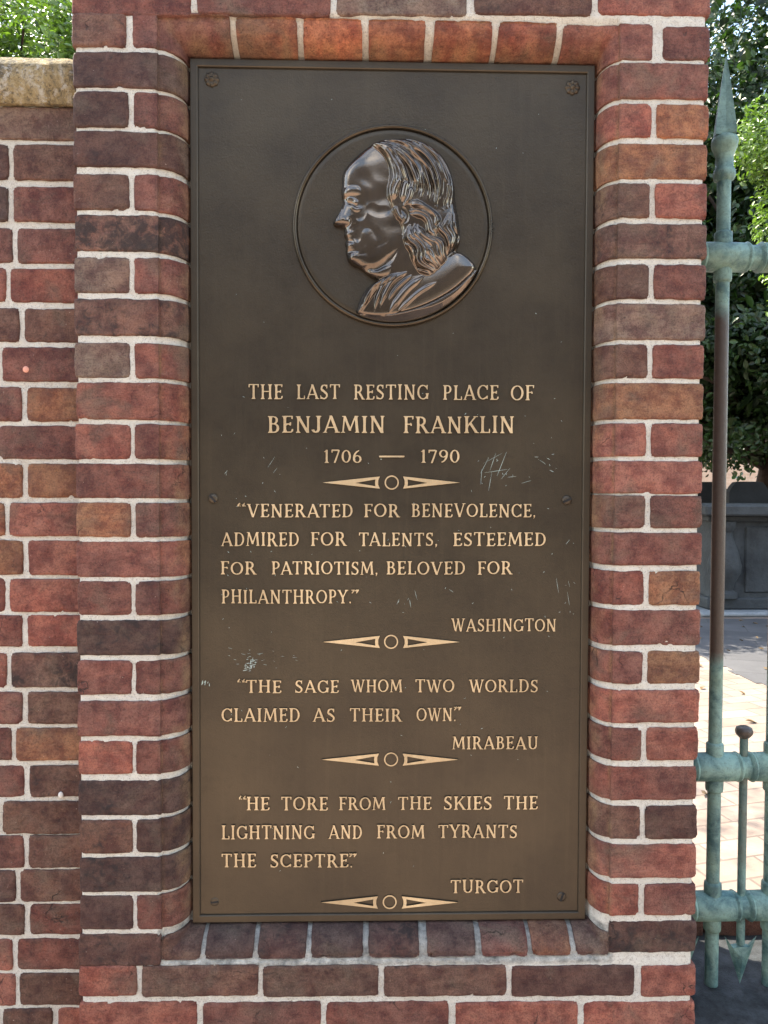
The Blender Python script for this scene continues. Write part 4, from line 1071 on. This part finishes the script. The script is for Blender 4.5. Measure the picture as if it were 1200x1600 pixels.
# brick row across the street (unseen, added for its reflection in the bronze; lit by the sun)
row = thing('unseen_row_building', 'unseen brick row building across the street, added for reflections in the bronze', 'building', (0, -17, SZ))
mb = MB(); mb.box(-22, 22, -26, -17, SZ-.02, 8.6); mb.build('wall', simple('unseen_row_brick', (.055, .046, .042), (.09, .075, .066), 1.5, .9), row)
mb = MB(); mb.box(-22.2, 22.2, -26.2, -16.7, 8.603, 9.1, b=.05); mb.build('unseen_row_cornice', COPING, row)
for i_ in range(10):
    for zz in (-.6, 2.6, 5.6):
        mb = MB(); xx = -19.8+i_*4.4; mb.box(xx-.6, xx+.6, -16.998, -16.95, zz, zz+1.8, b=.01); f_ = mb.build('unseen_row_window', simple('unseen_row_window_glass', (.02, .022, .026), (.03, .034, .04), 1, .15), row) if (i_, zz) == (0, -.6) else mb.build('unseen_row_window', bpy.data.materials['unseen_row_window_glass'], row)

def on_ground(px, py):
    d = RT*((px-600)/F_PX) - UP*((py-800)/F_PX) + fw; return CAM + d*((GZ-CAM.z)/d.z)
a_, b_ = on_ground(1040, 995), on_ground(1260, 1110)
SHADEM = paver_material('painted_shade', (.055, .055, .062), (.10, .098, .105), (.03, .03, .032), rad(20), .5, .35)
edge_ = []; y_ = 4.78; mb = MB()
while y_ > 1.9:                                     # ragged edge of dark flags, tree shade put into their colour
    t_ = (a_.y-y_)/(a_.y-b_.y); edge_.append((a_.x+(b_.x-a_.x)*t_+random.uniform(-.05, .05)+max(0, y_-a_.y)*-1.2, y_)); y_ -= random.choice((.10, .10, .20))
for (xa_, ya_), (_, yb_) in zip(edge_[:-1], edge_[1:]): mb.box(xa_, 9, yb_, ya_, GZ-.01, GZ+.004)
struct(mb.build('shade_strip', SHADEM))

# granite plinth that carries the fence
pl = thing('stone_plinth', 'blackened granite plinth under the green fence, brick edging behind', 'plinth', (2, .25, -1.62))
vs = []; fs = []; gx = np.linspace(PX1-.004, 4.0, 150); pr_ = [(.06, -1.62), (.06, -1.20), (.075, -1.135), (.11, -1.112), (.17, -1.104), (.24, -1.102), (.32, -1.101), (.40, -1.100), (.424, -1.102)]
for x in gx:
    for y, zz in pr_:
        r = noise.fractal(Vector((x*12, y*20, zz*12)), 1, 2, 4)*.005
        vs.append((x, y+r*.5, zz+(r if zz > -1.6 else 0)))
q = len(pr_)
for i in range(len(gx)-1):
    for j in range(q-1): fs.append((i*q+j, i*q+j+1, (i+1)*q+j+1, (i+1)*q+j))
mb = MB(); mb.add(vs, fs); mb.build('block', GRANITE, pl, smooth=True, angle=40)
mb = MB()
x = PX1-.002
while x < 4.0:
    fr = lambda u, d, v: (u, .408+d, v)
    brick(mb, x, x+.2, -1.115, -1.0505, random.choice('mdk'), frame=fr, ex=False, deep=.02); x += .208
mb.build('brick_edging', BRICK, pl, smooth=True, angle=50)

# table tomb
TY = 5.0
tomb = thing('table_tomb', 'grey stone chest tomb with vase-shaped corner balusters behind the fence', 'tomb', (2.9, TY+.5, GZ))
tx0 = X(1108, 850, TY); tx1 = tx0+2.1; zl = Z(1150, 806, TY); zl1 = Z(1150, 789, TY-.06); zb0 = Z(1150, 953, TY)
mb = MB(); mb.box(tx0-.07, tx1+.07, TY-.09, TY+1.05, zl, zl1, b=.015); mb.build('lid', TOMB, tomb)
mb = MB(); mb.box(tx0+.05, tx1-.05, TY+.05, TY+.93, zb0, zl); mb.box(tx0, tx1, TY+.012, TY+.97, zl-.05, zl-.002, b=.008); mb.box(tx0, tx1, TY+.008, TY+.97, zb0, zb0+.10, b=.012)
mb.build('chest', TOMB, tomb)
mb = MB(); mb.box(tx0+.33, tx1-.33, TY+.035, TY+.06, zb0+.14, zl-.09, b=.012); mb.build('panel', TOMB, tomb)
mb = MB(); mb.box(tx0-.12, tx1+.12, TY-.14, TY+1.1, GZ, zb0-.001, b=.015); mb.build('base_slab', simple('pale_slab', (.16, .18, .20), (.28, .30, .32), 5, .8), tomb)
for xc in (tx0+.16, tx1-.16):
    for yc in (TY+.06, TY+.92):
        h0, h1 = zb0+.10, zl-.05; H = h1-h0; mb = MB()
        mb.lathe([(.11, h0), (.11, h0+.06*H), (.07, h0+.1*H), (.09, h0+.2*H), (.135, h0+.33*H), (.14, h0+.42*H), (.11, h0+.6*H), (.07, h0+.78*H), (.06, h0+.86*H), (.09, h0+.92*H), (.09, h1)], (xc, yc, 0), 'z', 20)
        mb.build('baluster', TOMB, tomb, smooth=True, angle=40)
def headstone(px0, px1, ytop, Y, label, chamf=.3, th=.09):
    a, b = X(px0, 800, Y), X(px1, 800, Y); zt_ = Z((px0+px1)/2, ytop, Y); w_ = b-a
    o = thing('headstone', label, 'headstone', ((a+b)/2, Y, GZ), 'headstones behind the tomb')
    pts = [(a, GZ), (b, GZ), (b, zt_-.11), (b-w_*.08, zt_-.05), (b-w_*chamf*.6, zt_-.008), (b-w_*chamf, zt_), (a+w_*chamf, zt_), (a+w_*chamf*.6, zt_-.008), (a+w_*.08, zt_-.05), (a, zt_-.11)]
    n = len(pts); vs = [(p[0], Y-th/2, p[1]) for p in pts]+[(p[0], Y+th/2, p[1]) for p in pts]
    mb = MB(); mb.add(vs, [tuple(range(n)), tuple(range(2*n-1, n-1, -1))]+[(k, (k+1) % n, n+(k+1) % n, n+k) for k in range(n)])
    mb.build('slab', DARKSTONE, o)
    mb = MB(); mb.box(a-.06, b+.06, Y-.12, Y+.12, GZ, GZ+.1, b=.012); mb.build('footing', DARKSTONE, o)
headstone(1136, 1198, 752.5, 6.5, 'dark headstone with clipped shoulders, nearest to the fence post above the tomb lid', .28)
headstone(1085, 1134, 753, 6.9, 'dark headstone between the pier edge and the fence post, partly hidden', .2)
headstone(1205, 1262, 748, 6.8, 'dark headstone at the right edge, only its side showing', .3)
# far brick wall of the churchyard
FWY = 21.0
far = thing('churchyard_wall', 'pale sunlit brick wall with white coping far behind the tomb', 'brick wall', (10, FWY, GZ))
FARM = paver_material('pale_brick', (.62, .42, .30), (.72, .53, .40), (.78, .72, .64), 0, .22, .09)
mp = [n for n in FARM.node_tree.nodes if n.type == 'MAPPING'][0]; mp.inputs['Rotation'].default_value = (rad(90), 0, 0)
zt_ = Z(1150, 714, FWY)
mb = MB(); mb.box(-6, 34, FWY, FWY+.4, GZ-.02, zt_); mb.build('wall', FARM, far)
mb = MB(); mb.box(-6.05, 34.05, FWY-.08, FWY+.48, zt_+.002, zt_+.17, b=.02); mb.build('coping', simple('white_coping', (.68, .65, .6), (.8, .78, .74), 2), far)

# ------------------------------------------------------------------ foliage
def leaves(name, mat, parent, C, Nrm, size, tone, asp=.5, fold=.25):
    """one small folded leaf (two quads) for each centre"""
    n = len(C); D = RNG.normal(size=(n, 3)); D[:, 2] -= .25
    Nrm = Nrm/np.linalg.norm(Nrm, axis=1, keepdims=True)
    D -= (D*Nrm).sum(1, keepdims=True)*Nrm; D /= np.linalg.norm(D, axis=1, keepdims=True)
    S = np.cross(Nrm, D); L = size[:, None]
    h = L*asp*.5
    base, tipp = C-D*L*.5, C+D*L*.5-Nrm*L*.12
    ml_ = C+Nrm*L*.02
    V = np.stack([base, C-D*L*.12+S*h+Nrm*h*fold, C+D*L*.22+S*h*.8+Nrm*h*fold, tipp, C+D*L*.22-S*h*.8+Nrm*h*fold, C-D*L*.12-S*h+Nrm*h*fold], 1).reshape(-1, 3)
    k = np.arange(n)[:, None]*6
    Fq = np.concatenate([k+np.array([[0, 1, 2, 3]]), k+np.array([[0, 3, 4, 5]])], 0)
    cols = np.repeat(np.stack([tone, tone, tone, np.ones(n)], 1), 6, 0)
    return np_mesh(name, V, Fq, mat, parent, cols)

def crown_points(lobes, n, shell=.55):
    """points through the volume of lobes (cx, cy, cz, rx, ry, rz, weight)"""
    Ls = np.array(lobes, float); p = Ls[:, 6]/Ls[:, 6].sum(); ix = RNG.choice(len(Ls), n, p=p)
    d = RNG.normal(size=(n, 3)); d /= np.linalg.norm(d, axis=1, keepdims=True)
    r = RNG.uniform(shell**3, 1, n)**(1/3)
    r *= 1+.10*np.sin(d[:, 0]*9+ix)*np.sin(d[:, 2]*8+ix*2)
    return Ls[ix, :3]+d*r[:, None]*Ls[ix, 3:6], d

def limb(a, b, n=6, wob=.08):
    a, b = Vector(a), Vector(b); L = (b-a).length
    return [a.lerp(b, i/n)+Vector((random.uniform(-1, 1), random.uniform(-1, 1), random.uniform(-.5, .5)))*wob*L*(0 if i in (0, n) else 1)*.5 for i in range(n+1)]

# broad evergreen tree behind the tomb
TX, TYY = X(1182, 740, 7.2), 7.2
tree = thing('evergreen_tree', 'glossy dark evergreen tree filling the view right of the pier', 'tree', (TX, TYY, GZ))
mb = MB(); trunk = limb((TX, TYY, GZ-.05), (TX+.15, TYY, 2.6), 8, .05)
mb.tube(trunk, [.07+.02*(8-i)/8*(3 if i == 0 else 1) for i in range(9)], 12)
lobes = [(.9, 5.5, .9, 1.25, 1.2, .8, 5), (1.9, 5.9, 1.7, 1.0, 1.2, .9, 4), (.3, 6.3, 2.3, 1.4, 1.2, 1.0, 2), (TX+.3, TYY+.3, 5.6, 2.2, 1.8, 1.4, 3), (TX, TYY-.2, .75, 1.3, 1.2, .7, 4), (TX-2.2, TYY-.2, 2.2, 1.9, 1.7, 1.5, 3), (TX-3.6, TYY-.6, 2.4, 1.7, 1.6, 1.4, 2), (TX-2.0, TYY, 3.8, 1.8, 1.6, 1.3, 2), (TX+.2, TYY, 2.6, 2.3, 2.0, 1.3, 5), (TX-.6, TYY-.5, 1.7, 1.5, 1.4, .9, 3), (TX+1.3, TYY-.4, 1.6, 1.5, 1.4, 1.0, 3), (TX+.3, TYY-.9, 1.35, 1.2, 1.1, .75, 3),
         (TX+.1, TYY+.2, 4.0, 2.0, 1.8, 1.4, 4), (TX-.8, TYY+.4, 3.2, 1.5, 1.5, 1.3, 3), (TX+1.5, TYY, 3.3, 1.6, 1.5, 1.4, 3)]
for lb in lobes:
    for _ in range(3):
        st = Vector(trunk[random.randint(3, 8)]); en = Vector(lb[:3])+Vector((random.uniform(-.8, .8)*lb[3], random.uniform(-.8, .8)*lb[4], random.uniform(-.5, .6)*lb[5]))
        P = limb(st, en, 5); mb.tube(P, [.035-.005*i for i in range(6)], 7)
mb.build('trunk', BARK, tree, smooth=True)
C, D = crown_points(lobes, 120000, .45)
clump = np.array([noise.noise(Vector(c*1.9)) for c in C]); keep = clump > -.22
C, D, clump = C[keep], D[keep], clump[keep]
keep = C[:, 2] > Z(1150, 735, 7)+.14*np.sin(C[:, 0]*9)*np.cos(C[:, 1]*7)
C, D = C[keep], D[keep]
N = D*.7+RNG.normal(size=C.shape)*.55+np.array([0, -.15, .65])
sz = RNG.uniform(.055, .095, len(C))
C2, D2 = crown_points([l[:3]+tuple(q*.72 for q in l[3:6])+l[6:] for l in lobes], 16000, .1)
k2 = C2[:, 2] > Z(1150, 690, 7); C2, D2 = C2[k2], D2[k2]
C = np.concatenate([C, C2]); N = np.concatenate([N, D2*.4+RNG.normal(size=C2.shape)]); sz = np.concatenate([sz, RNG.uniform(.12, .22, len(C2))])
leaves('crown', LEAF, tree, C, N, sz, np.clip(RNG.normal(.4, .28, len(C)), 0, 1), .52)

# nearer sunlit bush with pale leaves, right of the finial
BX, BY = X(1214, 400, 3.6), 3.6
bush = thing('leafy_bush', 'bright sunlit bush with small pale leaves beside the spear finial', 'bush', (BX, BY, GZ))
zc = Z(1200, 218, BY)
lob2 = [(BX, BY, zc, .30, .32, .30, 3), (BX+.20, BY+.15, zc-.42, .28, .3, .34, 2), (BX+.25, BY, zc+.10, .3, .3, .25, 2), (BX+.36, BY+.2, zc-.9, .3, .34, .4, 1.5), (BX+.4, BY+.2, zc-1.4, .28, .3, .4, 1)]
mb = MB()
for k in range(7):
    mb.tube(limb((BX+.28+random.uniform(-.06, .06), BY+.15+random.uniform(-.06, .06), GZ-.03), Vector(lob2[k % 5][:3])+Vector((random.uniform(-.1, .1), random.uniform(-.1, .1), 0)), 7, .05), [.016-.0015*i for i in range(8)], 6)
mb.build('stem', BARK, bush, smooth=True)
C, D = crown_points(lob2, 8000, .3)
N = D*.6+RNG.normal(size=C.shape)*.55+np.array([0, -.2, .7])
leaves('foliage', LEAF2, bush, C, N, RNG.uniform(.030, .055, len(C)), np.clip(RNG.normal(.55, .25, len(C)), 0, 1), .46)

# dense trees at the far side of the churchyard
for i_, (bx, by, hz, rr_, lab) in enumerate([(6.2, 13.5, 7.5, 3.6, 'dark dense tree far behind the glossy evergreen, by the churchyard wall'), (-3.2, 11.5, 6.5, 3.4, 'dark dense tree far behind the shrub at upper left')]):
    bt = thing('background_tree', lab, 'tree', (bx, by, GZ), 'trees at the back of the churchyard')
    mb = MB(); mb.tube(limb((bx, by, GZ-.05), (bx+.1, by, hz*.6), 8, .04), [.2-.015*k for k in range(9)], 10); mb.build('trunk', BARK, bt, smooth=True)
    lb = [(bx+rr_*.55*math.cos(k*1.3), by+rr_*.4*math.sin(k*1.3), .9+hz*(.12+.11*k), rr_*.75, rr_*.6, hz*.2, 1) for k in range(8)]
    C, D = crown_points(lb, 26000, .35)
    leaves('crown', LEAF, bt, C, D*.6+RNG.normal(size=C.shape)*.5+np.array([0, -.2, .6]), RNG.uniform(.10, .20, len(C)), np.clip(RNG.normal(.4, .28, len(C)), 0, 1), .55)

# shrub whose top shows over the coping at upper left
SX, SY = X(45, 40, 1.5), 1.5
shrub = thing('shrub', 'bright green shrub showing above the wall coping at upper left', 'shrub', (SX, SY, GZ))
zs_ = Z(50, 60, SY)
lob3 = [(SX-.3, SY+1.3, zs_+.75, 1.3, .5, .8, 5), (SX-.1, SY+.7, zs_+.2, .8, .4, .6, 3), (SX+.02, SY, zs_-.12, .30, .28, .30, 3), (SX-.35, SY+.1, zs_-.02, .34, .3, .34, 3), (SX+.15, SY+.25, zs_+.12, .28, .28, .32, 2), (SX-.15, SY+.1, zs_-.7, .5, .4, .6, 3)]
mb = MB()
for k in range(9):
    mb.tube(limb((SX+random.uniform(-.1, .1), SY+.1, GZ-.03), Vector(lob3[k % 4][:3])+Vector((random.uniform(-.15, .15), random.uniform(-.15, .15), random.uniform(0, .15))), 7, .06), [.016-.0016*i for i in range(8)], 6)
mb.build('stem', BARK, shrub, smooth=True)
C, D = crown_points(lob3, 30000, .2)
keep = np.array([noise.noise(Vector(c*6)) for c in C]) > -.25; C, D = C[keep], D[keep]
N = D*.6+RNG.normal(size=C.shape)*.5+np.array([0, -.2, .7])
leaves('foliage', LEAF2, shrub, C, N, RNG.uniform(.020, .042, len(C)), np.clip(RNG.normal(.6, .28, len(C)), 0, 1), .5)

# fallen leaves on the paving
n = 260; C = np.stack([RNG.uniform(1.0, 6.5, n), RNG.uniform(.6, 4.8, n)**1.0, np.full(n, GZ+.008)], 1)
leaves('fallen_leaves', simple('dry_leaf', (.10, .06, .03), (.20, .13, .06), 9), None, C, np.array([0, 0, 1])+RNG.normal(size=(n, 3))*.25, RNG.uniform(.03, .06, n), np.full(n, .5))['kind'] = 'stuff'
